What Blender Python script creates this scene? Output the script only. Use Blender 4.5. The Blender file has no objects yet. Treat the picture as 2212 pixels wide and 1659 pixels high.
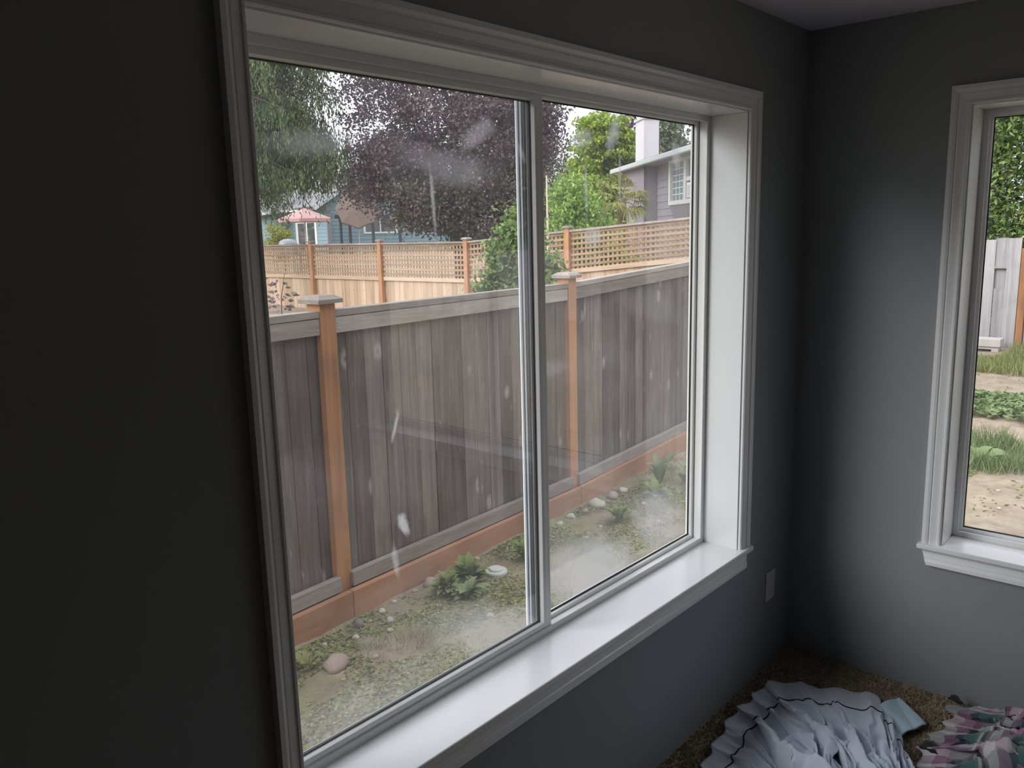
import bpy, math, random
import numpy as np
from mathutils import Vector, Matrix

random.seed(7)
rng = np.random.default_rng(11)
scn = bpy.context.scene
COL = scn.collection

# ------------------------------------------------------------------ camera
cam_d = bpy.data.cameras.new('camera')
cam = bpy.data.objects.new('camera', cam_d)
COL.objects.link(cam)
cam_d.sensor_fit = 'HORIZONTAL'
cam_d.sensor_width = 36.0
cam_d.lens = 1772.78 / 2212 * 36.0
cam_d.clip_start = 0.02
cam_d.clip_end = 400
yaw, pitch, roll = math.radians(41.7424), math.radians(-10.3576), math.radians(-1.4446)
fw = Vector((math.cos(pitch) * math.cos(yaw), math.cos(pitch) * math.sin(yaw), math.sin(pitch)))
rt = fw.cross(Vector((0, 0, 1))).normalized()
up = rt.cross(fw)
rt, up = rt * math.cos(roll) + up * math.sin(roll), up * math.cos(roll) - rt * math.sin(roll)
M = Matrix((rt, up, -fw)).transposed().to_4x4()
M.translation = Vector((-3.1327, -1.2836, 1.7347))
cam.matrix_world = M
scn.camera = cam

# ------------------------------------------------------------------ world: bright overcast sky, brighter overhead
w = bpy.data.worlds.new('overcast_sky')
scn.world = w
w.use_nodes = True
nt = w.node_tree
nt.nodes.clear()
tc = nt.nodes.new('ShaderNodeTexCoord')
sx = nt.nodes.new('ShaderNodeSeparateXYZ')
nt.links.new(tc.outputs['Generated'], sx.inputs[0])
rmp = nt.nodes.new('ShaderNodeValToRGB')
rmp.color_ramp.elements[0].position = 0.0
rmp.color_ramp.elements[0].color = (0.88, 0.90, 1.0, 1)
rmp.color_ramp.elements[1].position = 1.0
rmp.color_ramp.elements[1].color = (0.93, 0.95, 1.0, 1)
nt.links.new(sx.outputs['Z'], rmp.inputs[0])
ma = nt.nodes.new('ShaderNodeMath')
ma.operation = 'MULTIPLY_ADD'
ma.use_clamp = False
mx = nt.nodes.new('ShaderNodeMath')
mx.operation = 'MAXIMUM'
nt.links.new(sx.outputs['Z'], mx.inputs[0])
mx.inputs[1].default_value = 0.0
nt.links.new(mx.outputs[0], ma.inputs[0])
ma.inputs[1].default_value = 0.85     # zenith gain over the horizon
ma.inputs[2].default_value = 1.0
bg = nt.nodes.new('ShaderNodeBackground')
nt.links.new(rmp.outputs[0], bg.inputs['Color'])
nt.links.new(ma.outputs[0], bg.inputs['Strength'])
wo = nt.nodes.new('ShaderNodeOutputWorld')
nt.links.new(bg.outputs[0], wo.inputs[0])

# sun behind thin cloud: very soft
sd = bpy.data.lights.new('veiled_sun', 'SUN')
sd.energy = 2.2
sd.angle = math.radians(38)
sd.color = (1.0, 0.97, 0.95)
so = bpy.data.objects.new('veiled_sun', sd)
COL.objects.link(so)
so.rotation_euler = Vector((-0.82, 0.36, 0.47)).to_track_quat('Z', 'Y').to_euler()
so.location = (0, 0, 20)

# sampling portals at the two window openings (emit nothing of their own)
for nm, loc, rot, sx_, sy_ in (('window_portal', (-1.41, 0.24, 1.35), (math.radians(-90), 0, 0), 1.9, 1.6),
                               ('window_portal', (0.24, -1.47, 1.35), (math.radians(90), 0, math.radians(90)), 1.9, 1.6)):
    pl = bpy.data.lights.new(nm, 'AREA')
    pl.shape = 'RECTANGLE'
    pl.size, pl.size_y = sx_, sy_
    pl.energy = 1
    pl.cycles.is_portal = True
    po = bpy.data.objects.new(nm, pl)
    COL.objects.link(po)
    po.location = loc
    po.rotation_euler = rot

scn.view_settings.view_transform = 'Standard'
scn.view_settings.look = 'None'
scn.view_settings.gamma = 1.0
scn.view_settings.use_curve_mapping = False
scn.view_settings.exposure = 0.65
scn.cycles.use_denoising = True
scn.cycles.max_bounces = 10
scn.cycles.diffuse_bounces = 6
scn.cycles.transparent_max_bounces = 16
scn.cycles.sample_clamp_indirect = 6.0

# ------------------------------------------------------------------ node helpers
def new_mat(name):
    m = bpy.data.materials.new(name)
    m.use_nodes = True
    t = m.node_tree
    t.nodes.clear()
    out = t.nodes.new('ShaderNodeOutputMaterial')
    return m, t, out

def N(t, typ, **kw):
    n = t.nodes.new(typ)
    for k, v in kw.items():
        setattr(n, k, v)
    return n

def L(t, a, b):
    t.links.new(a, b)

def val(t, op, a, b=None, clamp=False):
    n = N(t, 'ShaderNodeMath', operation=op, use_clamp=clamp)
    for i, x in enumerate((a, b)):
        if x is None:
            continue
        if isinstance(x, (int, float)):
            n.inputs[i].default_value = x
        else:
            L(t, x, n.inputs[i])
    return n.outputs[0]

def ramp(t, fac, stops, interp='LINEAR'):
    n = N(t, 'ShaderNodeValToRGB')
    r = n.color_ramp
    r.interpolation = interp
    while len(r.elements) < len(stops):
        r.elements.new(0.5)
    for e, (p, c) in zip(r.elements, stops):
        e.position = p
        e.color = (c[0], c[1], c[2], 1) if not isinstance(c, (int, float)) else (c, c, c, 1)
    L(t, fac, n.inputs[0])
    return n.outputs[0]

def mixc(t, fac, a, b, mode='MIX'):
    n = N(t, 'ShaderNodeMix', data_type='RGBA', blend_type=mode)
    for s, x in ((n.inputs[0], fac), (n.inputs[6], a), (n.inputs[7], b)):
        if isinstance(x, (int, float)):
            s.default_value = x
        elif isinstance(x, tuple):
            s.default_value = (x[0], x[1], x[2], 1)
        else:
            L(t, x, s)
    return n.outputs[2]

def noise(t, vec, scale, detail=4, rough=0.55, dist=0.0):
    n = N(t, 'ShaderNodeTexNoise')
    n.inputs['Scale'].default_value = scale
    n.inputs['Detail'].default_value = detail
    n.inputs['Roughness'].default_value = rough
    n.inputs['Distortion'].default_value = dist
    if vec is not None:
        L(t, vec, n.inputs['Vector'])
    return n.outputs[0]

def mapping(t, vec, scale=(1, 1, 1), loc=(0, 0, 0), rot=(0, 0, 0)):
    n = N(t, 'ShaderNodeMapping')
    n.inputs['Scale'].default_value = scale
    n.inputs['Location'].default_value = loc
    n.inputs['Rotation'].default_value = rot
    L(t, vec, n.inputs['Vector'])
    return n.outputs[0]

def position(t):
    return N(t, 'ShaderNodeNewGeometry').outputs['Position']

def objco(t):
    return N(t, 'ShaderNodeTexCoord').outputs['Object']

def bump(t, h, strength=0.3, dist=0.01):
    n = N(t, 'ShaderNodeBump')
    n.inputs['Strength'].default_value = strength
    n.inputs['Distance'].default_value = dist
    L(t, h, n.inputs['Height'])
    return n.outputs[0]

def principled(t, out, col, rough=0.7, spec=0.4, normal=None, metal=0.0, sheen=0.0):
    p = N(t, 'ShaderNodeBsdfPrincipled')
    for s, x in ((p.inputs['Base Color'], col), (p.inputs['Roughness'], rough)):
        if isinstance(x, (int, float)):
            s.default_value = x
        elif isinstance(x, tuple):
            s.default_value = (x[0], x[1], x[2], 1)
        else:
            L(t, x, s)
    p.inputs['Specular IOR Level'].default_value = spec
    p.inputs['Metallic'].default_value = metal
    p.inputs['Sheen Weight'].default_value = sheen
    if normal is not None:
        L(t, normal, p.inputs['Normal'])
    if out is not None:
        L(t, p.outputs[0], out.inputs[0])
    return p

def plain(name, col, rough=0.6, spec=0.4, vary=0.06, nscale=8.0, bstr=0.0, bscale=200, metal=0.0):
    m, t, out = new_mat(name)
    P = position(t)
    n = noise(t, P, nscale, 3)
    c = mixc(t, n, tuple(x * (1 - vary) for x in col), tuple(min(1, x * (1 + vary)) for x in col))
    nm = bump(t, noise(t, P, bscale, 2), bstr, 0.002) if bstr else None
    principled(t, out, c, rough, spec, nm, metal)
    return m

def wood(name, cols, axis='z', knots=0.0, dirt=0.0, grain=(38, 2.2), rough=0.85, knot_col=(0.05, 0.035, 0.03), pale=None, scuff=0.0, thru=None):
    """weathered or fresh timber; grain runs along axis, each object gets its own offset and tone"""
    m, t, out = new_mat(name)
    P = position(t)
    oi = N(t, 'ShaderNodeObjectInfo')
    off = val(t, 'MULTIPLY', oi.outputs['Random'], 37.0)
    cb = N(t, 'ShaderNodeCombineXYZ')
    for i in range(3):
        L(t, off, cb.inputs[i])
    ad = N(t, 'ShaderNodeVectorMath', operation='ADD')
    L(t, P, ad.inputs[0])
    L(t, cb.outputs[0], ad.inputs[1])
    g, l = grain
    sc = {'z': (g, g, l), 'x': (l, g, g), 'y': (g, l, g)}[axis]
    v = mapping(t, ad.outputs[0], sc)
    n1 = noise(t, v, 1.0, 5, 0.62, 0.6)
    v2 = mapping(t, ad.outputs[0], tuple(x * 0.22 for x in sc))
    n2 = noise(t, v2, 1.0, 3, 0.5, 0.3)
    f = val(t, 'ADD', val(t, 'MULTIPLY', n1, 0.55), val(t, 'MULTIPLY', n2, 0.45))
    f = val(t, 'ADD', f, val(t, 'MULTIPLY', val(t, 'SUBTRACT', oi.outputs['Random'], 0.5), 0.28))
    c = ramp(t, f, [(0.28, cols[0]), (0.5, cols[1]), (0.74, cols[2])])
    if knots > 0:
        ks = {'z': (5.6, 5.6, 3.3), 'x': (3.3, 5.6, 5.6), 'y': (5.6, 3.3, 5.6)}[axis]
        if thru is not None:
            ks = tuple(0.0 if i == thru else x for i, x in enumerate(ks))
        vk = N(t, 'ShaderNodeTexVoronoi')
        vk.inputs['Scale'].default_value = 1.0
        L(t, mapping(t, ad.outputs[0], ks), vk.inputs['Vector'])
        ring = val(t, 'SUBTRACT', 1.0, val(t, 'MULTIPLY', vk.outputs['Distance'], 4.2), True)
        core = val(t, 'SUBTRACT', 1.0, val(t, 'MULTIPLY', vk.outputs['Distance'], 9.5), True)
        sel = val(t, 'GREATER_THAN', N_sep(t, vk.outputs['Color']), 1.0 - knots)
        if pale:
            c = mixc(t, val(t, 'MULTIPLY', val(t, 'MULTIPLY', ring, sel), 1.1, True), c, pale)
        c = mixc(t, val(t, 'MULTIPLY', val(t, 'MULTIPLY', core, sel), 1.0, True), c, knot_col)
    if scuff > 0:
        sn = noise(t, mapping(t, ad.outputs[0], {'z': (30, 30, 7), 'x': (7, 30, 30), 'y': (30, 7, 30)}[axis]), 1.0, 3, 0.6)
        c = mixc(t, val(t, 'MULTIPLY', ramp(t, sn, [(0.66, 0.0), (0.78, 1.0)]), scuff), c, (0.42, 0.38, 0.365))
    if dirt > 0:
        d = noise(t, P, 3.0, 4)
        c = mixc(t, val(t, 'MULTIPLY', ramp(t, d, [(0.45, 0.0), (0.7, 1.0)]), dirt), c, (0.06, 0.05, 0.045))
    nm = bump(t, n1, 0.35, 0.003)
    principled(t, out, c, rough, 0.2, nm)
    return m

def N_sep(t, col):
    s = N(t, 'ShaderNodeSeparateColor')
    L(t, col, s.inputs[0])
    return s.outputs[0]

def leaf_mat(name, cols, trans=0.3, rough=0.6, spec=0.3):
    m, t, out = new_mat(name)
    g = N(t, 'ShaderNodeNewGeometry')
    n = noise(t, g.outputs['Position'], 1.6, 2)
    f = val(t, 'ADD', val(t, 'MULTIPLY', g.outputs['Random Per Island'], 0.7), val(t, 'MULTIPLY', n, 0.3))
    k = len(cols)
    c = ramp(t, f, [(0.1 + 0.8 * i / (k - 1), cc) for i, cc in enumerate(cols)])
    p = principled(t, None, c, rough, spec)
    tr = N(t, 'ShaderNodeBsdfTranslucent')
    L(t, c, tr.inputs[0])
    mi = N(t, 'ShaderNodeMixShader')
    mi.inputs[0].default_value = trans
    L(t, p.outputs[0], mi.inputs[1])
    L(t, tr.outputs[0], mi.inputs[2])
    L(t, mi.outputs[0], out.inputs[0])
    return m

# ------------------------------------------------------------------ mesh helpers
class MB:
    def __init__(self):
        self.v, self.f = [], []

    def add(self, vs, fs):
        o = len(self.v)
        self.v += [tuple(p) for p in vs]
        self.f += [tuple(i + o for i in q) for q in fs]

    def box(self, x0, x1, y0, y1, z0, z1):
        self.add([(x0, y0, z0), (x1, y0, z0), (x1, y1, z0), (x0, y1, z0), (x0, y0, z1), (x1, y0, z1), (x1, y1, z1), (x0, y1, z1)],
                 [(0, 3, 2, 1), (4, 5, 6, 7), (0, 1, 5, 4), (1, 2, 6, 5), (2, 3, 7, 6), (3, 0, 4, 7)])
        return self

    def hexa(self, p):      # 8 points, bottom ring then top ring (counter-clockwise)
        self.add(p, [(0, 3, 2, 1), (4, 5, 6, 7), (0, 1, 5, 4), (1, 2, 6, 5), (2, 3, 7, 6), (3, 0, 4, 7)])
        return self

    def prism(self, poly, axis_vec):
        n = len(poly)
        a = Vector(axis_vec)
        self.add([Vector(p) for p in poly] + [Vector(p) + a for p in poly],
                 [tuple(range(n - 1, -1, -1)), tuple(range(n, 2 * n))] +
                 [(i, (i + 1) % n, n + (i + 1) % n, n + i) for i in range(n)])
        return self

    def tube(self, pts, rad, seg=6, cap=True):
        pts = [Vector(p) for p in pts]
        if isinstance(rad, (int, float)):
            rad = [rad] * len(pts)
        rings = []
        prev = None
        for i, p in enumerate(pts):
            d = (pts[min(i + 1, len(pts) - 1)] - pts[max(i - 1, 0)]).normalized()
            ref = Vector((0, 0, 1)) if abs(d.z) < 0.9 else Vector((1, 0, 0))
            u = d.cross(ref).normalized() if prev is None else (prev - d * prev.dot(d)).normalized()
            prev = u
            v = d.cross(u)
            rings.append([p + (u * math.cos(2 * math.pi * k / seg) + v * math.sin(2 * math.pi * k / seg)) * rad[i] for k in range(seg)])
        vs = [q for r in rings for q in r]
        fs = []
        for i in range(len(pts) - 1):
            for k in range(seg):
                a, b = i * seg + k, i * seg + (k + 1) % seg
                fs.append((a, b, b + seg, a + seg))
        if cap:
            fs.append(tuple(range(seg - 1, -1, -1)))
            fs.append(tuple(range(len(vs) - seg, len(vs))))
        self.add(vs, fs)
        return self

    def lathe(self, prof, c=(0, 0, 0), seg=24):
        vs, fs = [], []
        for r, z in prof:
            for k in range(seg):
                a = 2 * math.pi * k / seg
                vs.append((c[0] + r * math.cos(a), c[1] + r * math.sin(a), c[2] + z))
        for i in range(len(prof) - 1):
            for k in range(seg):
                a, b = i * seg + k, i * seg + (k + 1) % seg
                fs.append((a, b, b + seg, a + seg))
        fs.append(tuple(range(seg - 1, -1, -1)))
        fs.append(tuple(range(len(vs) - seg, len(vs))))
        self.add(vs, fs)
        return self

    def mesh(self, name):
        me = bpy.data.meshes.new(name)
        me.from_pydata(self.v, [], self.f)
        me.update()
        return me

def link(o, parent=None):
    COL.objects.link(o)
    if parent is not None:
        o.parent = parent
    return o

def obj(name, mb, mat=None, parent=None, bevel=0.0, smooth=False, seg=2):
    me = mb.mesh(name) if isinstance(mb, MB) else mb
    o = bpy.data.objects.new(name, me)
    link(o, parent)
    if mat is not None and not me.materials:
        me.materials.append(mat)
    if bevel:
        b = o.modifiers.new('bevel', 'BEVEL')
        b.width = bevel
        b.segments = seg
        b.limit_method = 'ANGLE'
        b.angle_limit = math.radians(40)
    if smooth:
        me.polygons.foreach_set('use_smooth', [True] * len(me.polygons))
    return o

def empty(name, loc=(0, 0, 0), rz=0.0):
    o = bpy.data.objects.new(name, None)
    o.empty_display_size = 0.1
    COL.objects.link(o)
    o.location = loc
    o.rotation_euler = (0, 0, rz)
    return o

def tag(o, label=None, cat=None, group=None, kind=None):
    if label:
        o['label'] = label
    if cat:
        o['category'] = cat
    if group:
        o['group'] = group
    if kind:
        o['kind'] = kind
    return o

def np_mesh(name, V, F):
    """V (n,3), F (m,k) faces with the same vertex count"""
    me = bpy.data.meshes.new(name)
    V = np.asarray(V, np.float32)
    F = np.asarray(F, np.int32)
    m, k = F.shape
    me.vertices.add(len(V))
    me.vertices.foreach_set('co', V.ravel())
    me.loops.add(m * k)
    me.loops.foreach_set('vertex_index', F.ravel())
    me.polygons.add(m)
    me.polygons.foreach_set('loop_start', np.arange(0, m * k, k, dtype=np.int32))
    me.polygons.foreach_set('loop_total', np.full(m, k, np.int32))
    me.update(calc_edges=True)
    return me

def unit(a):
    return a / (np.linalg.norm(a, axis=-1, keepdims=True) + 1e-9)

def leaves_np(C, D, Lg, Wd, up_bias=0.4):
    """rhombic leaves: centres C, axis D, length, width"""
    n = len(C)
    D = unit(D)
    R = rng.normal(size=(n, 3))
    R[:, 2] += up_bias * 2
    S = unit(np.cross(D, R))
    Lg = np.broadcast_to(np.asarray(Lg, float), (n,))[:, None]
    Wd = np.broadcast_to(np.asarray(Wd, float), (n,))[:, None]
    a = C - D * Lg * 0.5
    b = C + S * Wd * 0.5 - D * Lg * 0.05
    c = C + D * Lg * 0.5
    d = C - S * Wd * 0.5 - D * Lg * 0.05
    V = np.stack([a, b, c, d], 1).reshape(-1, 3)
    F = np.arange(4 * n).reshape(n, 4)
    return V, F

def grid_mesh(name, X, Y, Z, uv=False):
    nu, nv = X.shape
    V = np.stack([X, Y, Z], -1).reshape(-1, 3)
    i, j = np.meshgrid(np.arange(nu - 1), np.arange(nv - 1), indexing='ij')
    a = (i * nv + j).ravel()
    F = np.stack([a, a + nv, a + nv + 1, a + 1], 1)
    me = np_mesh(name, V, F)
    me.polygons.foreach_set('use_smooth', [True] * len(me.polygons))
    if uv:
        U = np.stack(np.meshgrid(np.linspace(0, 1, nu), np.linspace(0, 1, nv), indexing='ij'), -1).reshape(-1, 2)
        lay = me.uv_layers.new(name='UVMap')
        lay.data.foreach_set('uv', U[F.ravel()].astype(np.float32).ravel())
    return me

def vnoise(x, y, seed=0):
    """smooth value noise on arrays"""
    def h(i, j):
        s = np.sin(i * 127.1 + j * 311.7 + seed * 74.7) * 43758.5453
        return s - np.floor(s)
    xi, yi = np.floor(x), np.floor(y)
    fx, fy = x - xi, y - yi
    fx, fy = fx * fx * (3 - 2 * fx), fy * fy * (3 - 2 * fy)
    return (h(xi, yi) * (1 - fx) + h(xi + 1, yi) * fx) * (1 - fy) + (h(xi, yi + 1) * (1 - fx) + h(xi + 1, yi + 1) * fx) * fy

def fbm(x, y, seed=0, o=4):
    s, a = 0, 0.5
    for k in range(o):
        s = s + a * vnoise(x * 2 ** k, y * 2 ** k, seed + k)
        a *= 0.5
    return s

# ------------------------------------------------------------------ materials of the room
def wall_mat():
    m, t, out = new_mat('wall_paint')
    P = position(t)
    n = noise(t, P, 2.5, 3)
    c = mixc(t, n, (0.255, 0.270, 0.288), (0.270, 0.285, 0.303))
    principled(t, out, c, 0.55, 0.35, bump(t, noise(t, P, 260, 2), 0.12, 0.002))
    return m

M_WALL = wall_mat()
M_CEIL = plain('ceiling_paint', (0.60, 0.58, 0.64), 0.9, 0.2, 0.02, 3, 0.2, 180)
M_TRIM = plain('white_trim_paint', (0.82, 0.82, 0.84), 0.22, 0.5, 0.01, 4)
M_VINYL = plain('white_vinyl', (0.80, 0.80, 0.80), 0.35, 0.45, 0.01, 6)
M_GASKET = plain('dark_gasket', (0.03, 0.03, 0.035), 0.6, 0.3)
M_STEEL = plain('grey_interlock', (.30, .33, .37), .5, .4, .15, 9)
M_PLATE = plain('white_plastic', (0.60, 0.58, 0.60), 0.35, 0.45, 0.01)

def carpet_mat():
    m, t, out = new_mat('brown_carpet')
    P = position(t)
    n = noise(t, P, 14, 5, 0.7)
    n2 = noise(t, P, 240, 2)
    f = val(t, 'ADD', val(t, 'MULTIPLY', n, 0.6), val(t, 'MULTIPLY', n2, 0.4))
    c = ramp(t, f, [(0.3, (0.26, 0.21, 0.155)), (0.55, (0.42, 0.35, 0.265)), (0.75, (0.55, 0.47, 0.37))])
    principled(t, out, c, 0.95, 0.1, bump(t, n2, 0.6, 0.006))
    return m

M_CARPET = carpet_mat()

def glass_mat(name, haze, smudges=()):
    """clear pane: Schlick reflection, plus a thin film of dust and smears that scatters daylight"""
    m, t, out = new_mat(name)
    lw = N(t, 'ShaderNodeLayerWeight')
    lw.inputs[0].default_value = 0.5
    fr = val(t, 'MULTIPLY_ADD', val(t, 'POWER', lw.outputs['Facing'], 5.0), 0.9)
    fr.node.inputs[2].default_value = 0.06
    O = objco(t)
    broad = noise(t, mapping(t, O, (1.0, 1.0, 0.8), (3.1, 0, 1.2)), 1.7, 4, 0.6, 0.8)
    fine = noise(t, mapping(t, O, (9, 9, 5)), 1.0, 5, 0.7, 1.0)
    f = val(t, 'MULTIPLY', ramp(t, broad, [(0.35, 0.15), (0.75, 1.0)]), val(t, 'MULTIPLY_ADD', fine, 0.9))
    f = val(t, 'MULTIPLY', f, haze)
    for (x, z, rx, rz, rot, amt, ns) in smudges:
        v = mapping(t, O, (1 / rx, 0.0, 1 / rz), (0, 0, 0))
        v = N(t, 'ShaderNodeVectorMath', operation='SUBTRACT')
        L(t, O, v.inputs[0])
        v.inputs[1].default_value = (x, 0, z)
        r_ = N(t, 'ShaderNodeVectorRotate', rotation_type='Y_AXIS')
        L(t, v.outputs[0], r_.inputs['Vector'])
        r_.inputs['Angle'].default_value = rot
        s_ = mapping(t, r_.outputs[0], (1 / rx, 0.0, 1 / rz))
        ln = N(t, 'ShaderNodeVectorMath', operation='LENGTH')
        L(t, s_, ln.inputs[0])
        wob = noise(t, mapping(t, O, (ns, ns, ns)), 1.0, 4, 0.65, 0.7)
        d = val(t, 'ADD', ln.outputs['Value'], val(t, 'MULTIPLY', val(t, 'SUBTRACT', wob, 0.5), 1.5))
        k = val(t, 'MULTIPLY', ramp(t, d, [(0.35, 1.0), (1.0, 0.0)]), amt)
        f = val(t, 'ADD', f, k)
    f = val(t, 'MINIMUM', f, 0.75)
    df = N(t, 'ShaderNodeBsdfDiffuse')
    df.inputs[0].default_value = (0.75, 0.75, 0.78, 1)
    tl = N(t, 'ShaderNodeBsdfTranslucent')
    tl.inputs[0].default_value = (0.8, 0.8, 0.84, 1)
    film = N(t, 'ShaderNodeMixShader')
    film.inputs[0].default_value = 0.65
    L(t, df.outputs[0], film.inputs[1])
    L(t, tl.outputs[0], film.inputs[2])
    tr = N(t, 'ShaderNodeBsdfTransparent')
    tr.inputs[0].default_value = (0.96, 0.975, 0.97, 1)
    gl = N(t, 'ShaderNodeBsdfGlossy')
    gl.inputs['Roughness'].default_value = 0.0
    a = N(t, 'ShaderNodeMixShader')
    L(t, f, a.inputs[0])
    L(t, tr.outputs[0], a.inputs[1])
    L(t, film.outputs[0], a.inputs[2])
    b = N(t, 'ShaderNodeMixShader')
    L(t, fr, b.inputs[0])
    L(t, a.outputs[0], b.inputs[1])
    L(t, gl.outputs[0], b.inputs[2])
    L(t, b.outputs[0], out.inputs[0])
    return m

# pane-local smears: x, z, half-sizes, tilt, amount, noise scale
M_GLASS_L = glass_mat('sash_glass', 0.085, [
    (-2.10, 1.93, 0.14, 0.035, 0.1, 0.10, 9), (-1.75, 1.90, 0.18, 0.05, -0.2, 0.10, 8),
    (-1.62, 1.98, 0.09, 0.03, 0.5, 0.16, 18), (-1.78, 1.80, 0.006, 0.12, 0.06, 0.25, 14),
    (-1.92, 1.06, 0.016, 0.035, 0.3, 0.42, 40), (-1.95, 0.98, 0.01, 0.05, 0.1, 0.20, 30),
    (-1.93, 1.30, 0.005, 0.045, -0.35, 0.30, 30), (-1.46, 1.94, 0.012, 0.03, 0.5, 0.22, 30),
    (-1.62, 0.66, 0.35, 0.09, -0.5, 0.20, 3), (-2.05, 0.62, 0.30, 0.10, -0.4, 0.10, 3)])
M_GLASS_R = glass_mat('fixed_glass', 0.10, [
    (-1.12, 0.66, 0.34, 0.13, -0.45, 0.30, 3), (-0.72, 0.72, 0.25, 0.12, -0.5, 0.22, 4),
    (-0.99, 2.02, 0.03, 0.07, -0.5, 0.30, 14), (-0.955, 1.90, 0.006, 0.10, 0.0, 0.28, 16),
    (-1.13, 1.86, 0.006, 0.10, 0.05, 0.25, 16), (-1.15, 2.00, 0.06, 0.03, 0.3, 0.22, 14),
    (-1.10, 1.72, 0.05, 0.035, 0.0, 0.30, 34), (-0.62, 1.98, 0.03, 0.06, 0.2, 0.22, 14),
    (-0.80, 1.50, 0.30, 0.06, -0.3, 0.045, 5), (-1.30, 1.35, 0.10, 0.03, 0.0, 0.06, 8)])
M_GLASS_B = glass_mat('side_glass', 0.03)

# ------------------------------------------------------------------ room shell
RX0, RY0, H = -6.2, -5.4, 2.44
WT = 0.16

def struct(name, mb, m, bevel=0.0):
    return tag(obj(name, mb, m, None, bevel), kind='structure')

mb = MB()
JL, JR, Z0, Z1 = -2.335, -0.488, 0.562, 2.118
for b in ((RX0, JL - .012, 0, WT, -0.02, H), (JR + .012, WT, 0, WT, -0.02, H), (JL - .012, JR + .012, 0, WT, -0.02, Z0), (JL - .012, JR + .012, 0, WT, Z1 + .01, H)):
    mb.box(*b)
struct('wall_front', mb, M_WALL)
mb = MB()
S0, S1 = 0.560, 2.400            # window in the right wall: along -y
for b in ((0, WT, -S0 + .012, 0, -0.02, H), (0, WT, RY0, -S1 - .012, -0.02, H), (0, WT, -S1 - .012, -S0 + .012, -0.02, Z0), (0, WT, -S1 - .012, -S0 + .012, Z1 + .01, H)):
    mb.box(*b)
struct('wall_right', mb, M_WALL)
struct('wall_left', MB().box(RX0 - WT, RX0, RY0, WT, -0.02, H), M_WALL)
struct('wall_back', MB().box(RX0 - WT, WT, RY0 - WT, RY0, -0.02, H), M_WALL)
struct('ceiling', MB().box(RX0 - WT, WT, RY0 - WT, WT, H, H + 0.12), M_CEIL)
floor = struct('floor', MB().box(RX0 - WT, WT, RY0 - WT, WT, -0.14, 0.0), M_CARPET)

struct('added_eave', MB().box(RX0 - .6, WT + .6, WT, WT + .45, 2.56, 2.60).box(WT, WT + .6, RY0 - .6, WT + .45, 2.56, 2.60).box(RX0 - .6, WT + .6, WT + .43, WT + .45, 2.60, 2.72).box(WT + .58, WT + .6, RY0 - .6, WT + .45, 2.60, 2.72), plain('added_eave_paint', (.55, .55, .54)))  # unseen overhang added to block high sky light at both windows

# carpet pile where the floor is seen, in the corner
n = 60000
cx = rng.uniform(-1.25, -0.006, n)
cy = rng.uniform(-1.35, -0.006, n)
C = np.stack([cx, cy, np.full(n, 0.004)], 1)
D = rng.normal(size=(n, 3)) * 0.45
D[:, 2] = 1.0
V, F = leaves_np(C, D, rng.uniform(0.010, 0.018, n), rng.uniform(0.003, 0.005, n))
o = bpy.data.objects.new('carpet_pile', np_mesh('carpet_pile', V, F))
link(o, floor)
o.data.materials.append(M_CARPET)
o['kind'] = 'stuff'

# ------------------------------------------------------------------ windows
CASING = [(0.0, 0.0), (0.0, 0.009), (0.003, 0.0125), (0.009, 0.0125), (0.012, 0.0095), (0.020, 0.0105), (0.034, 0.0135),
          (0.037, 0.0125), (0.040, 0.016), (0.048, 0.0187), (0.060, 0.0187), (0.060, 0.0)]

def casing(name, a, b, out, face, parent, k=1.0, m0=1.0, m1=1.0, m=None):
    """moulding swept along a->b (inner edge), growing outwards; m0/m1 mitre factors at the ends"""
    a, b, out, face = Vector(a), Vector(b), Vector(out), Vector(face)
    d = (b - a).normalized()
    r0 = [a + out * (w_ * k) + face * h - d * (w_ * k * m0) for w_, h in CASING]
    r1 = [b + out * (w_ * k) + face * h + d * (w_ * k * m1) for w_, h in CASING]
    q = MB()
    n_ = len(CASING)
    q.add(r0 + r1, [tuple(range(n_)), tuple(range(2 * n_ - 1, n_ - 1, -1))] + [(i, n_ + i, n_ + (i + 1) % n_, (i + 1) % n_) for i in range(n_)])
    o = obj(name, q, m or M_TRIM, parent)
    return o

def ring(name, s0, s1, z0, z1, prof, parent, m, bevel=0.0015, k=(1, 1, 1, 1)):
    """closed profile (inset, depth) swept round a rectangle with mitred corners; k = inset scale left,right,bottom,top"""
    n_ = len(prof)
    vs = []
    for i, d in prof:
        vs += [(s0 + i * k[0], d, z0 + i * k[2]), (s1 - i * k[1], d, z0 + i * k[2]), (s1 - i * k[1], d, z1 - i * k[3]), (s0 + i * k[0], d, z1 - i * k[3])]
    fs = []
    for j in range(n_):
        jn = (j + 1) % n_
        for c in range(4):
            cn = (c + 1) % 4
            fs.append((4 * j + c, 4 * j + cn, 4 * jn + cn, 4 * jn + c))
    q = MB()
    q.add(vs, fs)
    return obj(name, q, m, parent, bevel)

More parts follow.
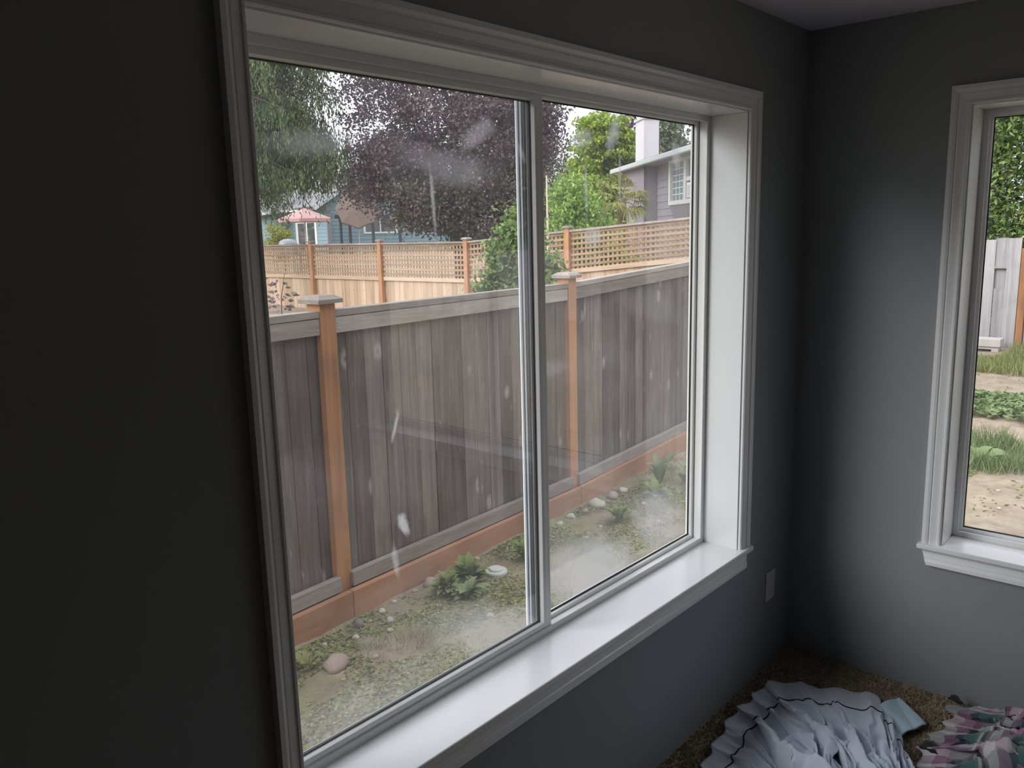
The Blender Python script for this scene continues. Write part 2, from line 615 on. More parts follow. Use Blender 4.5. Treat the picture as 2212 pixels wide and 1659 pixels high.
def window(name, s0, s1, stile, rz, glass_a, glass_b, kl=1.0, flip=False):
    """slider window in local coordinates: x along the wall (left to right from inside), y outwards, z up"""
    ST, HD, DP = 0.583, 2.113, 0.137
    W = tag(empty(name, (0, 0, 0), rz), kind='structure')
    fx = (lambda a, b: (s0 + s1 - b, s0 + s1 - a)) if flip else (lambda a, b: (a, b))
    # extension jambs
    obj('head_jamb', MB().box(s0 - .02, s1 + .02, 0, DP + .05, HD, HD + .018), M_TRIM, W, .0015)
    obj('side_jamb', MB().box(s0 - .02, s0, 0, DP + .05, ST - .02, HD), M_TRIM, W, .0015)
    obj('side_jamb', MB().box(s1, s1 + .02, 0, DP + .05, ST - .02, HD), M_TRIM, W, .0015)
    # casings
    F_ = (0, -1, 0)
    rv = 0.005
    casing('side_casing', (s0 - rv, 0, ST), (s0 - rv, 0, HD + rv), (-1, 0, 0), F_, W, kl, 0, 1)
    casing('side_casing', (s1 + rv, 0, ST), (s1 + rv, 0, HD + rv), (1, 0, 0), F_, W, 1.08, 0, 1)
    casing('head_casing', (s0 - rv, 0, HD + rv), (s1 + rv, 0, HD + rv), (0, 0, 1), F_, W, 1.04, 1, 1)
    # stool and apron
    e0, e1 = s0 - .078, s1 + .078
    poly = [(e0, -.030, ST - .019), (e1, -.030, ST - .019), (e1, -.0, ST - .019), (s1, .0, ST - .019), (s1, DP + .022, ST - .019), (s0, DP + .022, ST - .019), (s0, 0, ST - .019), (e0, 0, ST - .019)]
    obj('stool', MB().prism(poly, (0, 0, .019)), M_TRIM, W, .004, seg=3)
    casing('apron', (e0 + .012, 0, ST - .019), (e1 - .012, 0, ST - .019), (0, 0, -1), F_, W, 1.0, -.35, -.35)
    # welded vinyl frame
    lip = [(0, DP - .002), (.019, DP - .002), (.0205, DP), (.0205, DP + .004), (.013, DP + .004), (.013, DP + .033), (.005, DP + .034), (.005, DP + .046), (0, DP + .046)]
    ring('vinyl_frame', s0, s1, ST - .001, HD, lip, W, M_VINYL, .001)
    # sliding sash, room side, on the left
    (a0, a1), b0, b1 = fx(s0 + .014, stile + .036), ST + .0135, HD - .0145
    sp = [(0, DP + .0045), (.5, DP + .0035), (.62, DP + .0025), (1.0, DP + .0025), (1.12, DP + .010), (1.12, DP + .014), (1.2, DP + .015), (1.2, DP + .028), (0, DP + .028)]
    kk = (.034, .034, .022, .022)
    sash = ring('sliding_sash', a0, a1, b0, b1, sp, W, M_VINYL, .0012, kk)
    g_ = obj('pane', MB().box(a0 + .036, a1 - .036, DP + .0170, DP + .0210, b0 + .022, b1 - .022), glass_a, sash)
    ring('gasket', a0, a1, b0, b1, [(1.19, DP + .0145), (1.27, DP + .0145), (1.27, DP + .0245), (1.19, DP + .0245)], sash, M_GASKET, 0, kk)
    # fixed light, outer track, on the right, with its meeting stile
    fr0 = stile - .010
    q = MB()
    q.box(*fx(fr0 - .001, fr0 + .026), DP + .0555, DP + .0605, ST + .013, HD - .013)
    ms = obj('meeting_stile', q, M_VINYL, W, .001)
    q = MB()
    q.box(*fx(fr0 + .003, fr0 + .030), DP + .031, DP + .038, ST + .013, HD - .013)
    q.box(*fx(fr0 - .002, fr0 + .030), DP + .038, DP + .044, ST + .013, HD - .013)
    q.box(*fx(fr0 + .004, fr0 + .034), DP + .044, DP + .049, ST + .013, HD - .013)
    q.box(*fx(fr0 - .003, fr0 + .030), DP + .049, DP + .0555, ST + .013, HD - .013)
    obj('interlock', q, M_STEEL, ms, .001)
    ring('fixed_frame', *fx(fr0 + .004, s1 - .004), ST + .003, HD - .004, [(0, DP + .036), (.018, DP + .036), (.020, DP + .039), (.020, DP + .05), (.022, DP + .052), (.022, DP + .060), (0, DP + .060)], W, M_VINYL, .001)
    obj('gasket', MB().box(*fx(fr0 + .000, fr0 + .003), DP + .030, DP + .0345, ST + .02, HD - .02), M_GASKET, ms)
    obj('pane', MB().box(*fx(fr0 + .026, s1 - .026), DP + .053, DP + .057, ST + .026, HD - .026), glass_b, W)
    ring('glazing_bead', *fx(fr0 + .008, s1), ST, HD, [(.024, DP + .049), (.0275, DP + .049), (.0275, DP + .0525), (.024, DP + .0525)], W, M_GASKET, 0)
    return W

window('window_1', JL, JR, -1.425, 0.0, M_GLASS_L, M_GLASS_R, 0.85)
window('window_2', S0, S1, 1.475, math.radians(-90), M_GLASS_B, M_GLASS_B, flip=True)

# blank plate low on the window wall
q = MB().box(-0.2345, -0.1565, -0.006, 0.0, 0.2845, 0.4035)
tag(obj('wall_plate', q, M_PLATE, None, .003), 'blank white plastic wall plate low beside the room corner', 'wall plate')

# ------------------------------------------------------------------ outdoors: materials
GREYW = dict(cols=((0.068, 0.050, 0.043), (0.142, 0.112, 0.100), (0.265, 0.220, 0.200)))
M_BOARD = wood('weathered_board', GREYW['cols'], 'z', knots=0.42, dirt=0.35, pale=(0.46, 0.42, 0.40), scuff=0.6, thru=1)
M_RAIL = wood('weathered_rail', ((0.185, 0.155, 0.135), (0.29, 0.25, 0.222), (0.43, 0.38, 0.34)), 'x', dirt=0.15)
M_CEDAR = wood('stained_cedar', ((0.30, 0.135, 0.065), (0.42, 0.205, 0.105), (0.52, 0.275, 0.15)), 'z', dirt=0.25, grain=(30, 1.5))
M_KICK = wood('stained_kickboard', ((0.27, 0.135, 0.085), (0.37, 0.185, 0.11), (0.46, 0.245, 0.15)), 'x', dirt=0.25, grain=(26, 1.6))
M_TAN = wood('new_cedar_board', ((0.31, 0.21, 0.135), (0.45, 0.325, 0.225), (0.58, 0.45, 0.335)), 'z', knots=0.25, grain=(26, 1.5), knot_col=(0.25, 0.13, 0.06), thru=0)
M_TANRAIL = wood('new_cedar_trim', ((0.40, 0.28, 0.19), (0.50, 0.37, 0.27), (0.60, 0.47, 0.36)), 'y', grain=(26, 1.5))
M_LAT = wood('lattice_cedar', ((0.23, 0.148, 0.092), (0.335, 0.225, 0.145), (0.43, 0.305, 0.21)), 'y', grain=(30, 2.0))
M_OLDB = wood('silvery_board', ((0.22, 0.20, 0.20), (0.36, 0.335, 0.345), (0.50, 0.475, 0.49)), 'z', knots=0.25, dirt=0.1, pale=(0.5, 0.45, 0.42), thru=0)

def ground_z(x, y):
    x = np.asarray(x, float)
    y = np.asarray(y, float)
    near = -0.44 + np.maximum(0, x - 4.5) * 0.048
    near = np.minimum(near, 0.3)
    back = -0.35 + np.maximum(0, x - 3.0) * 0.035 + np.maximum(0, y - 3.0) * 0.028
    t_ = np.clip((y - 2.55 - 0.0717 * (x + .47)) / 0.5, 0, 1)
    return near * (1 - t_) + back * t_

def ground_mat():
    m, t, out = new_mat('bare_soil')
    P = position(t)
    n1 = noise(t, P, 1.1, 4, 0.6)
    n2 = noise(t, P, 6.0, 5, 0.65)
    n3 = noise(t, P, 60.0, 3, 0.6)
    soil = ramp(t, n2, [(0.3, (0.17, 0.13, 0.097)), (0.5, (0.27, 0.215, 0.165)), (0.72, (0.38, 0.31, 0.245))])
    moss = ramp(t, n3, [(0.3, (0.13, 0.14, 0.055)), (0.6, (0.25, 0.25, 0.105)), (0.8, (0.36, 0.34, 0.17))])
    sx_ = N(t, 'ShaderNodeSeparateXYZ')
    L(t, P, sx_.inputs[0])
    # the side yard along the fence is mossier than the trodden yard to the east
    east = ramp(t, val(t, 'MULTIPLY', sx_.outputs['X'], 0.1), [(0.28, 0.0), (0.36, 1.0)])
    mk = ramp(t, val(t, 'ADD', val(t, 'MULTIPLY', n1, 0.65), val(t, 'MULTIPLY', n2, 0.35)), [(0.44, 0.0), (0.57, 1.0)])
    mk = val(t, 'MULTIPLY', mk, val(t, 'SUBTRACT', 0.65, val(t, 'MULTIPLY', east, 0.58)))
    c = mixc(t, mk, soil, moss)
    c = mixc(t, val(t, 'MULTIPLY', east, 0.55), c, ramp(t, n2, [(0.3, (0.33, 0.26, 0.19)), (0.7, (0.49, 0.395, 0.30))]))
    h = val(t, 'ADD', val(t, 'MULTIPLY', n2, 0.6), val(t, 'MULTIPLY', n3, 0.4))
    principled(t, out, c, 0.95, 0.1, bump(t, h, 0.7, 0.03))
    return m

M_SOIL = ground_mat()
xs = np.concatenate([np.linspace(-60, -6, 12), np.linspace(-5, 5, 200), np.linspace(5.1, 13, 80), np.linspace(14, 80, 40)])
ys = np.concatenate([np.linspace(-40, -4, 14), np.linspace(-3.7, 0.0, 50), np.linspace(0.05, 2.7, 90), np.linspace(2.8, 16, 50), np.linspace(17, 90, 30)])
X, Y = np.meshgrid(xs, ys, indexing='ij')
Zg = ground_z(X, Y) + (fbm(X * 2.2, Y * 2.2, 3) - 0.47) * 0.05 + (fbm(X * 9, Y * 9, 9, 3) - 0.43) * 0.03
inside = (X > RX0 - .2) & (X < WT) & (Y > RY0 - .2) & (Y < WT)
Zg = np.where(inside, -0.5, Zg)
o = bpy.data.objects.new('ground', grid_mesh('ground', X, Y, Zg))
link(o)
o.data.materials.append(M_SOIL)
o['kind'] = 'structure'
# foundation wall below the room
struct('wall_foundation', MB().box(RX0 - WT, WT, WT - .12, WT - .01, -0.6, -0.14).box(WT - .12, WT - .01, RY0, WT - .01, -0.6, -0.14), plain('concrete_wall', (.4, .39, .37)))

# ------------------------------------------------------------------ near fence: grey boards between cedar posts
P1 = Vector((-0.47, 2.466, 0))
FANG = math.atan2(0.07148, 0.99744)
fence = tag(empty('board_fence', P1, FANG), 'weathered grey board fence with stained cedar posts outside the large window', 'fence')
def sl(t_, z, k):          # level up to the second post, then climbing
    return z + max(0.0, t_ - 2.5) * k
RT = lambda t_: sl(t_, 1.346, .0367)
BT = lambda t_: sl(t_, -0.190 - 0.011 * min(max(t_, 0), 2.5), .0214)
KT = lambda t_: sl(t_, -0.280 - 0.010 * min(max(t_, 0), 2.5), .0250)
POSTS = [-2.45, 0.037, 2.484, 4.93, 7.38, 9.83]
HP = 0.054
def sloped(t0, t1, y0, y1, f0, h):
    """board from t0 to t1 whose top follows f0, h deep"""
    a, b = f0(t0), f0(t1)
    return MB().hexa([(t0, y0, a - h), (t1, y0, b - h), (t1, y1, b - h), (t0, y1, a - h), (t0, y0, a), (t1, y0, b), (t1, y1, b), (t0, y1, a)])
capm = None
def post_cap(wd):
    q = MB()
    h = wd / 2
    i = wd * 0.30
    q.box(-h, h, -h, h, 0, .022)
    q.hexa([(-h, -h, .022), (h, -h, .022), (h, h, .022), (-h, h, .022), (-i, -i, .044), (i, -i, .044), (i, i, .044), (-i, i, .044)])
    return q.mesh('post_cap')
me_cap = post_cap(.172)
me_cap.materials.append(M_RAIL)
M_NAIL = plain('nail_head', (.42, .40, .38), .5, .5, metal=.4)
for p in POSTS:
    pt = obj('post', MB().box(p - HP, p + HP, 0, 2 * HP, -0.6, RT(p) + .040), M_CEDAR, fence, .003)
    c = bpy.data.objects.new('post_cap', me_cap)
    link(c, pt)
    c.location = (p, HP, RT(p) + .040)
me_nail = MB()
me_nail.add([(.005 * math.cos(k * math.pi / 3), 0, .005 * math.sin(k * math.pi / 3)) for k in range(6)] + [(0, -.002, 0)], [(k, (k + 1) % 6, 6) for k in range(6)])
me_nail = me_nail.mesh('nail')
me_nail.materials.append(M_NAIL)
for a, b in zip(POSTS[:-1], POSTS[1:]):
    a, b = a + HP, b - HP
    obj('cap_rail', sloped(a + .002, b - .002, 0.004, 0.085, RT, .038), M_RAIL, fence, .002)
    obj('top_rail', sloped(a + .002, b - .002, 0.008, 0.044, lambda t_: RT(t_) - .042, .089), M_RAIL, fence, .002)
    obj('bottom_rail', sloped(a + .002 - .012, b - .002 + .012, -0.024, 0.022, BT, .086), M_RAIL, fence, .003)
    obj('kickboard', sloped(a - HP, b + HP - .004, -0.066, -0.026, KT, .24), M_KICK, fence, .003)
    for e, s_ in ((a, 1), (b, -1)):
        for dz in (-.075, -.105):
            c = bpy.data.objects.new('nail', me_nail)
            link(c, fence)
            c.location = (e + s_ * .018, 0.006, RT(e) + dz)
me_b = MB().box(-.5, .5, 0, .016, 0, 1).mesh('board')
me_b.materials.append(M_BOARD)
t_ = -2.45 + HP + .07
k = 0
while t_ < 9.8:
    wd = random.uniform(.132, .146)
    near_post = any(abs(t_ + wd / 2 - p) < HP * .9 for p in POSTS)
    b = bpy.data.objects.new('board', me_b)
    link(b, fence)
    z0, z1 = KT(t_) - .15, RT(t_) - .05
    b.location = (t_ + wd / 2, .044 + random.uniform(-.003, .003), z0)
    b.scale = (wd - random.uniform(.001, .005), 1, z1 - z0)
    t_ += wd + .002
# ------------------------------------------------------------------ lattice-topped fence on the lot line behind
lat = tag(empty('lattice_fence', (7.9, 9.6, 0)), 'new tan board fence topped with square cedar lattice, behind the grey fence', 'fence')
# local y runs along the fence
def LT(y):
    return 1.60 + max(0.0, -y) * 0.063       # under side of the cap rail
def LBt(y):
    return 0.93 + max(0.0, -y) * 0.083 if y > -2.4 else 1.13 + (-2.4 - y) * 0.092
LP = [9.8, 7.35, 4.90, 2.49, 0.0, -2.38, -4.95, -6.15]
me_lc = MB()
me_lc.box(-.075, .075, -.075, .075, 0, .022)
me_lc.hexa([(-.075, -.075, .022), (.075, -.075, .022), (.075, .075, .022), (-.075, .075, .022), (-.045, -.045, .04), (.045, -.045, .04), (.045, .045, .04), (-.045, .045, .04)])
me_lc = me_lc.mesh('post_cap')
me_lc.materials.append(M_RAIL)
def ysl(y0, y1, x0, x1, f, h):
    a, b = f(y0), f(y1)
    return MB().hexa([(x0, y0, a - h), (x1, y0, b - h - (f(y0) - f(y0))), (x1, y1, b - h), (x0, y1, b - h), (x0, y0, a), (x1, y0, a), (x1, y1, b), (x0, y1, b)]) if False else \
        MB().hexa([(x0, y0, a - h), (x1, y0, a - h), (x1, y1, b - h), (x0, y1, b - h), (x0, y0, a), (x1, y0, a), (x1, y1, b), (x0, y1, b)])
for y in LP:
    pt = obj('post', MB().box(-.06, .04, y - .05, y + .05, -.5, LT(y) + .055), M_CEDAR, lat, .003)
    c = bpy.data.objects.new('post_cap', me_lc)
    link(c, pt)
    c.location = (-.01, y, LT(y) + .055)
me_v = MB().box(.006, .016, -.02, .02, 0, 1).mesh('slat')
me_v.materials.append(M_LAT)
me_tb = MB().box(.03, .046, -.5, .5, 0, 1).mesh('board')
me_tb.materials.append(M_TAN)
for b, a in zip(LP[:-1], LP[1:]):
    a, b = a + .05, b - .05
    obj('cap_rail', ysl(a, b, -.045, .045, lambda y: LT(y) + .022, .034), M_RAIL, lat, .002)
    obj('trim_board', ysl(a, b, -.012, .022, LBt, .075), M_TANRAIL, lat, .002)
    for i in range(7):
        f = (i + .62) / 7.0
        fn = lambda y, f=f: LBt(y) + (LT(y) - LBt(y)) * f + .02
        obj('slat', ysl(a, b, -.006, .005, fn, .040), M_LAT, lat)
    nn = int(round((b - a) / .088))
    for i in range(nn):
        y = a + (i + .5) * (b - a) / nn
        s_ = bpy.data.objects.new('slat', me_v)
        link(s_, lat)
        s_.location = (0, y, LBt(y) - .01)
        s_.scale = (1, 1, LT(y) - LBt(y) + .01)
    y = a
    while y < b - .02:
        wd = min(random.uniform(.135, .145), b - y)
        s_ = bpy.data.objects.new('board', me_tb)
        link(s_, lat)
        z0 = -.4
        s_.location = (random.uniform(-.003, .003), y + wd / 2, z0)
        s_.scale = (1, wd - .003, LBt(y) - .03 - z0)
        y += wd

# ------------------------------------------------------------------ old silvery fence at the end of the yard, seen through the side window
old = tag(empty('plank_fence', (10.9, 0, 0)), 'old silvery plank fence with a square cut-out, below the leafy hedge', 'fence')
me_ob = MB().box(0, .018, -.5, .5, 0, 1).mesh('board')
me_ob.materials.append(M_OLDB)
def oldboard(y0, y1, z0, z1, dx=0.0):
    s_ = bpy.data.objects.new('board', me_ob)
    link(s_, old)
    s_.location = (dx, (y0 + y1) / 2, z0)
    s_.scale = (1, abs(y1 - y0) - .004, z1 - z0)
gz = -.25
oldboard(1.520, 1.70, gz, 1.472)
oldboard(1.362, 1.516, 1.075, 1.497, .004)
oldboard(1.362, 1.516, gz, .748, .006)
oldboard(1.190, 1.366, gz, 1.493, -.008)
obj('ledge', MB().box(-.006, .05, 1.352, 1.525, 1.05, 1.078), M_OLDB, old)
obj('cut_out_back', MB().box(.06, .075, 1.33, 1.55, .70, 1.08), M_OLDB, old)
obj('post', MB().box(-.045, .045, 1.088, 1.178, -.4, 1.345), M_CEDAR, old, .003)
y = 1.08
while y > -20:
    oldboard(y - .15, y, gz, 1.36 + random.uniform(-.01, .01))
    y -= .152
    if abs((1.08 - y) % 2.28) < .1:
        obj('post', MB().box(-.045, .045, y - .09, y, -.4, 1.345), M_CEDAR, old, .003)
        y -= .092
y = 1.703
while y < 3.2:
    oldboard(y, y + .15, gz, 1.47 + random.uniform(-.02, .02))
    y += .152
obj('back_rail', MB().box(.02, .055, -20, 3.2, 0.2, .29), M_OLDB, old)
obj('back_rail', MB().box(.02, .055, -20, 1.36, 1.12, 1.21), M_OLDB, old)

M_CONC = plain('concrete_block', (.50, .47, .45), .9, .15, .12, 9, .5, 90)
M_SLOT_SHADE = plain('slot_shade', (.10, .09, .085), .9, .1)
# hollow block with a solid cap block on it: the top one is a thing of its own
q = MB()
bx0, bx1, by0, by1, bz0, bz1 = 10.50, 10.70, 1.31, 1.71, -.235, -.075
sl_y0, sl_y1, sl_z0, sl_z1 = 1.40, 1.60, -.165, -.115
q.box(bx0, bx1, by0, sl_y0, bz0, bz1).box(bx0, bx1, sl_y1, by1, bz0, bz1).box(bx0, bx1, sl_y0, sl_y1, bz0, sl_z0).box(bx0, bx1, sl_y0, sl_y1, sl_z1, bz1)
blk = tag(obj('hollow_block', q, M_CONC), 'grey hollow concrete block with an oblong slot, on the grass against the plank fence', 'concrete block')
obj('hollow', MB().box(bx0 + .06, bx0 + .07, sl_y0, sl_y1, sl_z0, sl_z1), M_SLOT_SHADE, blk)  # dark plate inside the slot, its colour stands in for the shade there
tag(obj('cap_block', MB().box(10.47, 10.72, 1.285, 1.72, -.075, .042), M_CONC, None, .008), 'solid pale concrete slab lying on top of the hollow block', 'concrete block')

# ------------------------------------------------------------------ trees and shrubs
M_PLUM = leaf_mat('plum_leaf', [(0.052, 0.032, 0.044), (0.105, 0.070, 0.086), (0.17, 0.118, 0.128), (0.24, 0.165, 0.155)], 0.22, 0.45, 0.4)
M_CEDARLEAF = leaf_mat('cedar_spray', [(0.036, 0.065, 0.036), (0.072, 0.116, 0.058), (0.123, 0.174, 0.072), (0.275, 0.304, 0.102)], 0.2)
M_MAPLE = leaf_mat('maple_leaf', [(0.105, 0.182, 0.031), (0.210, 0.308, 0.049), (0.364, 0.462, 0.070), (0.588, 0.616, 0.112)], 0.38)
M_BRIGHT = leaf_mat('bright_leaf', [(0.096, 0.180, 0.042), (0.204, 0.336, 0.072), (0.336, 0.480, 0.108), (0.504, 0.624, 0.192)], 0.38)
M_BUSH = leaf_mat('bush_leaf', [(0.077, 0.132, 0.044), (0.143, 0.220, 0.072), (0.220, 0.308, 0.099), (0.330, 0.385, 0.132)], 0.35)
M_YELLOW = leaf_mat('golden_leaf', [(0.13, 0.16, 0.03), (0.28, 0.28, 0.04), (0.45, 0.42, 0.06)], 0.35)
M_FAR = leaf_mat('far_leaf', [(0.07, 0.10, 0.06), (0.12, 0.16, 0.09), (0.19, 0.23, 0.13)], 0.25)
M_HEDGE = leaf_mat('laurel_leaf', [(0.05, 0.10, 0.03), (0.12, 0.20, 0.055), (0.23, 0.32, 0.09), (0.40, 0.45, 0.14)], 0.25, 0.4, 0.5)
M_WEED = leaf_mat('weed_leaf', [(0.12, 0.135, 0.055), (0.20, 0.22, 0.085), (0.29, 0.31, 0.12), (0.42, 0.42, 0.19)], 0.25)
M_DOCK = leaf_mat('broad_weed_leaf', [(0.13, 0.18, 0.075), (0.21, 0.28, 0.12), (0.32, 0.38, 0.19)], 0.25)
M_CLUMP = leaf_mat('clump_leaf', [(0.13, 0.165, 0.06), (0.22, 0.265, 0.095), (0.33, 0.37, 0.15)], 0.3, 0.7, 0.15)
M_GRASS = leaf_mat('grass_blade', [(0.17, 0.20, 0.07), (0.27, 0.30, 0.115), (0.40, 0.40, 0.18)], 0.25)
M_PALM = leaf_mat('palm_leaf', [(0.13, 0.14, 0.03), (0.25, 0.26, 0.06), (0.42, 0.40, 0.11)], 0.3)
M_BARK = plain('bark', (.075, .062, .055), .95, .1, .3, 12, .8, 40)
M_PALMBARK = plain('palm_fibre', (.20, .15, .10), .95, .1, .3, 12, .8, 60)

def ell(n, c, r, p=0.45):
    d = unit(rng.normal(size=(n, 3)))
    q = rng.uniform(0, 1, n) ** p
    return np.asarray(c) + d * q[:, None] * np.asarray(r)

def add_np(name, V, F, mat, parent, stuff=True):
    o = bpy.data.objects.new(name, np_mesh(name, V, F))
    link(o, parent)
    o.data.materials.append(mat)
    if stuff:
        o['kind'] = 'stuff'
    return o

def crown_pts(blobs, per, sig, flat=0.7):
    cl = np.concatenate([ell(n_, c, r) for c, r, n_ in blobs])
    C = np.repeat(cl, per, 0) + rng.normal(size=(len(cl) * per, 3)) * np.array([sig, sig, sig * flat])
    return cl, C

def limbs(base, top, r0, ends, parent, mat=M_BARK, nb=10, r1=None):
    base, top = Vector(base), Vector(top)
    pts = [base.lerp(top, k / 6) + Vector((random.uniform(-1, 1), random.uniform(-1, 1), 0)) * r0 * (0.5 if 0 < k < 6 else 0) for k in range(7)]
    obj('trunk', MB().tube(pts, [r0 * (1 - .75 * k / 6) for k in range(7)], 8), mat, parent, smooth=True)
    for e in random.sample(list(range(len(ends))), min(nb, len(ends))):
        e = Vector(ends[e])
        s_ = base.lerp(top, random.uniform(.25, .8))
        mid = s_.lerp(e, .5) + Vector((0, 0, .12 * (e - s_).length))
        obj('branch', MB().tube([s_, mid, e], [r0 * .35, r0 * .22, r0 * .06], 5), mat, parent)

def tree(name, label, base, top, r0, blobs, per, sig, lf, mat, nb=10, group=None, up=0.4, flat=0.7):
    base = Vector(base)
    root = tag(empty(name, base), label, 'tree', group)
    sh = np.array(base)
    cl, C = crown_pts(blobs, per, sig, flat)
    D = rng.normal(size=C.shape)
    D[:, 2] -= 0.5
    n_ = len(C)
    V, F = leaves_np(C - sh, D, rng.uniform(.7, 1.25, n_) * lf[0], rng.uniform(.7, 1.25, n_) * lf[1], up)
    add_np('foliage', V, F, mat, root)
    limbs((0, 0, 0), Vector(top) - base, r0, cl - sh, root, nb=nb)
    return root

G = lambda x, y: float(ground_z(x, y))
# purple-leaved plum: broad crown, thin at its upper left
tree('purple_plum_tree', 'large purple-leaved plum tree with a wide dark crown behind the lattice fence', (9.95, 11.8, G(9.95, 11.8)), (9.9, 11.8, 5.5), .17, [
    ((10.3, 11.4, 4.2), (1.9, 1.9, 1.7), 330), ((10.75, 10.9, 2.9), (1.05, 1.05, 1.5), 210), ((9.1, 12.6, 3.35), (.95, .95, .8), 150), ((8.75, 12.9, 4.6), (.95, 1.0, .9), 70),
    ((9.4, 12.3, 6.0), (2.5, 2.5, 1.2), 200), ((9.35, 12.35, 2.45), (.95, .95, .7), 130), ((8.85, 12.85, 3.4), (.8, .8, .5), 70), ((8.5, 13.1, 2.8), (.45, .45, .4), 50), ((10.2, 11.5, 2.1), (.9, .9, .85), 170), ((11.0, 10.55, 4.5), (.5, .5, 1.5), 110), ((11.0, 10.5, 1.9), (.5, .5, .7), 70)],
    66, .18, (.074, .052), M_PLUM, nb=26)
# weeping cedar on the left: drooping sprays
root = tag(empty('weeping_cedar_tree', (6.55, 15.25, G(6.55, 15.25))), 'tall dark weeping cedar with long hanging sprays at the left of the view', 'tree')
base = np.array(root.location)
Cs, Ds = [], []
ends = []
cxx, cyy = 6.55, 15.25
for k in range(152):
    a = rng.uniform(0, 2 * math.pi) if k % 3 == 0 else rng.normal(-.62, .55)
    h0 = rng.uniform(3.0, 8.4)
    R_ = rng.uniform(.7, 2.55) * (1.0 if h0 < 6.5 else 0.75)
    if k >= 130:
        a, h0, R_ = rng.normal(-.62, .12), rng.uniform(3.5, 4.7), rng.uniform(1.7, 2.75)
    if k >= 146:
        a, h0, R_ = rng.normal(-.5, .2), rng.uniform(3.0, 3.5), rng.uniform(.5, .95)
    tipx = np.array([cxx + R_ * math.cos(a), cyy + R_ * math.sin(a), h0 - rng.uniform(.1, .6)])
    st = np.array([cxx, cyy, h0])
    mid = (st + tipx) / 2 + np.array([0, 0, .3])
    ends.append((st, mid, tipx))
    for q_ in np.linspace(.2, 1.0, 18):
        p = (1 - q_) ** 2 * st + 2 * q_ * (1 - q_) * mid + q_ ** 2 * tipx
        for j in range(3):
            dl = rng.uniform(.25, .85) * (.5 + .5 * q_)
            m_ = int(dl / .034)
            zz = np.linspace(0, dl, m_)
            sw = rng.normal(size=2) * .12
            pp = p + np.stack([sw[0] * zz + rng.normal(size=m_) * .03, sw[1] * zz + rng.normal(size=m_) * .03, -zz], 1) + rng.normal(size=3) * np.array([.07, .07, .02])
            Cs.append(pp)
            dd = rng.normal(size=(m_, 3)) * .35
            dd[:, 2] -= 1
            Ds.append(dd)
Cs, Ds = np.concatenate(Cs), np.concatenate(Ds)
# keep the sprays off the low middle where the roof behind shows
keep = ~((Cs[:, 2] < 2.75) & (rng.uniform(size=len(Cs)) < .65))
Cs, Ds = Cs[keep], Ds[keep]
V, F = leaves_np(Cs - base, Ds, rng.uniform(.07, .14, len(Cs)), rng.uniform(.018, .035, len(Cs)), .1)
add_np('foliage', V, F, M_CEDARLEAF, root)
obj('trunk', MB().tube([(0, 0, 0), (.03, 0, 3), (0, .02, 6), (0, 0, 8.4)], [.2, .16, .1, .03], 8), M_BARK, root, smooth=True)
for st, mid, tp in ends[:40]:
    obj('branch', MB().tube([st - base, mid - base, tp - base], [.03, .02, .008], 5), M_BARK, root)
# leafy bush between the two fences
root = tree('leafy_shrub', 'light green leafy shrub rising between the grey fence and the lattice fence', (2.98, 3.88, G(2.98, 3.88)), (2.96, 3.92, 1.9), .025, [
    ((2.93, 3.92, 1.15), (.30, .30, .32), 60), ((2.80, 4.08, 1.45), (.17, .17, .28), 40), ((2.72, 4.16, 1.18), (.16, .16, .22), 30), ((2.87, 4.0, 1.78), (.10, .10, .2), 18), ((3.02, 3.85, 1.45), (.17, .17, .22), 20), ((2.95, 3.92, 1.78), (.13, .13, .2), 16), ((3.0, 3.9, .6), (.36, .36, .5), 46), ((3.13, 3.74, 1.25), (.2, .2, .3), 24)],
    34, .06, (.062, .036), M_BUSH, nb=12)
root['category'] = 'shrub'
# bright green bush right behind the lattice
root = tree('bright_green_shrub', 'bright green rounded shrub directly behind the lattice, beside the plum tree', (8.75, 7.45, G(8.75, 7.45)), (8.75, 7.45, 2.2), .05, [
    ((8.80, 7.65, 1.75), (.62, .55, .75), 130), ((8.75, 7.85, 2.25), (.42, .42, .55), 60), ((8.95, 7.3, 1.4), (.6, .6, .6), 80)], 40, .10, (.085, .05), M_BRIGHT, nb=12)
root['category'] = 'shrub'
# vine maple, layered
tree('vine_maple_tree', 'yellow-green layered maple tree just beyond the left end of the grey house', (20.1, 14.95, G(20.1, 14.95)), (20.0, 14.85, 4.8), .12, [
    ((20.0, 14.9, 3.85), (1.35, 1.35, 1.35), 190), ((19.9, 14.95, 4.9), (.8, .8, .75), 70), ((19.75, 15.15, 3.0), (1.4, 1.4, .68), 110), ((20.45, 14.15, 3.95), (.62, .62, 1.0), 60)],
    44, .175, (.145, .095), M_MAPLE, nb=16, flat=.32, up=1.2)
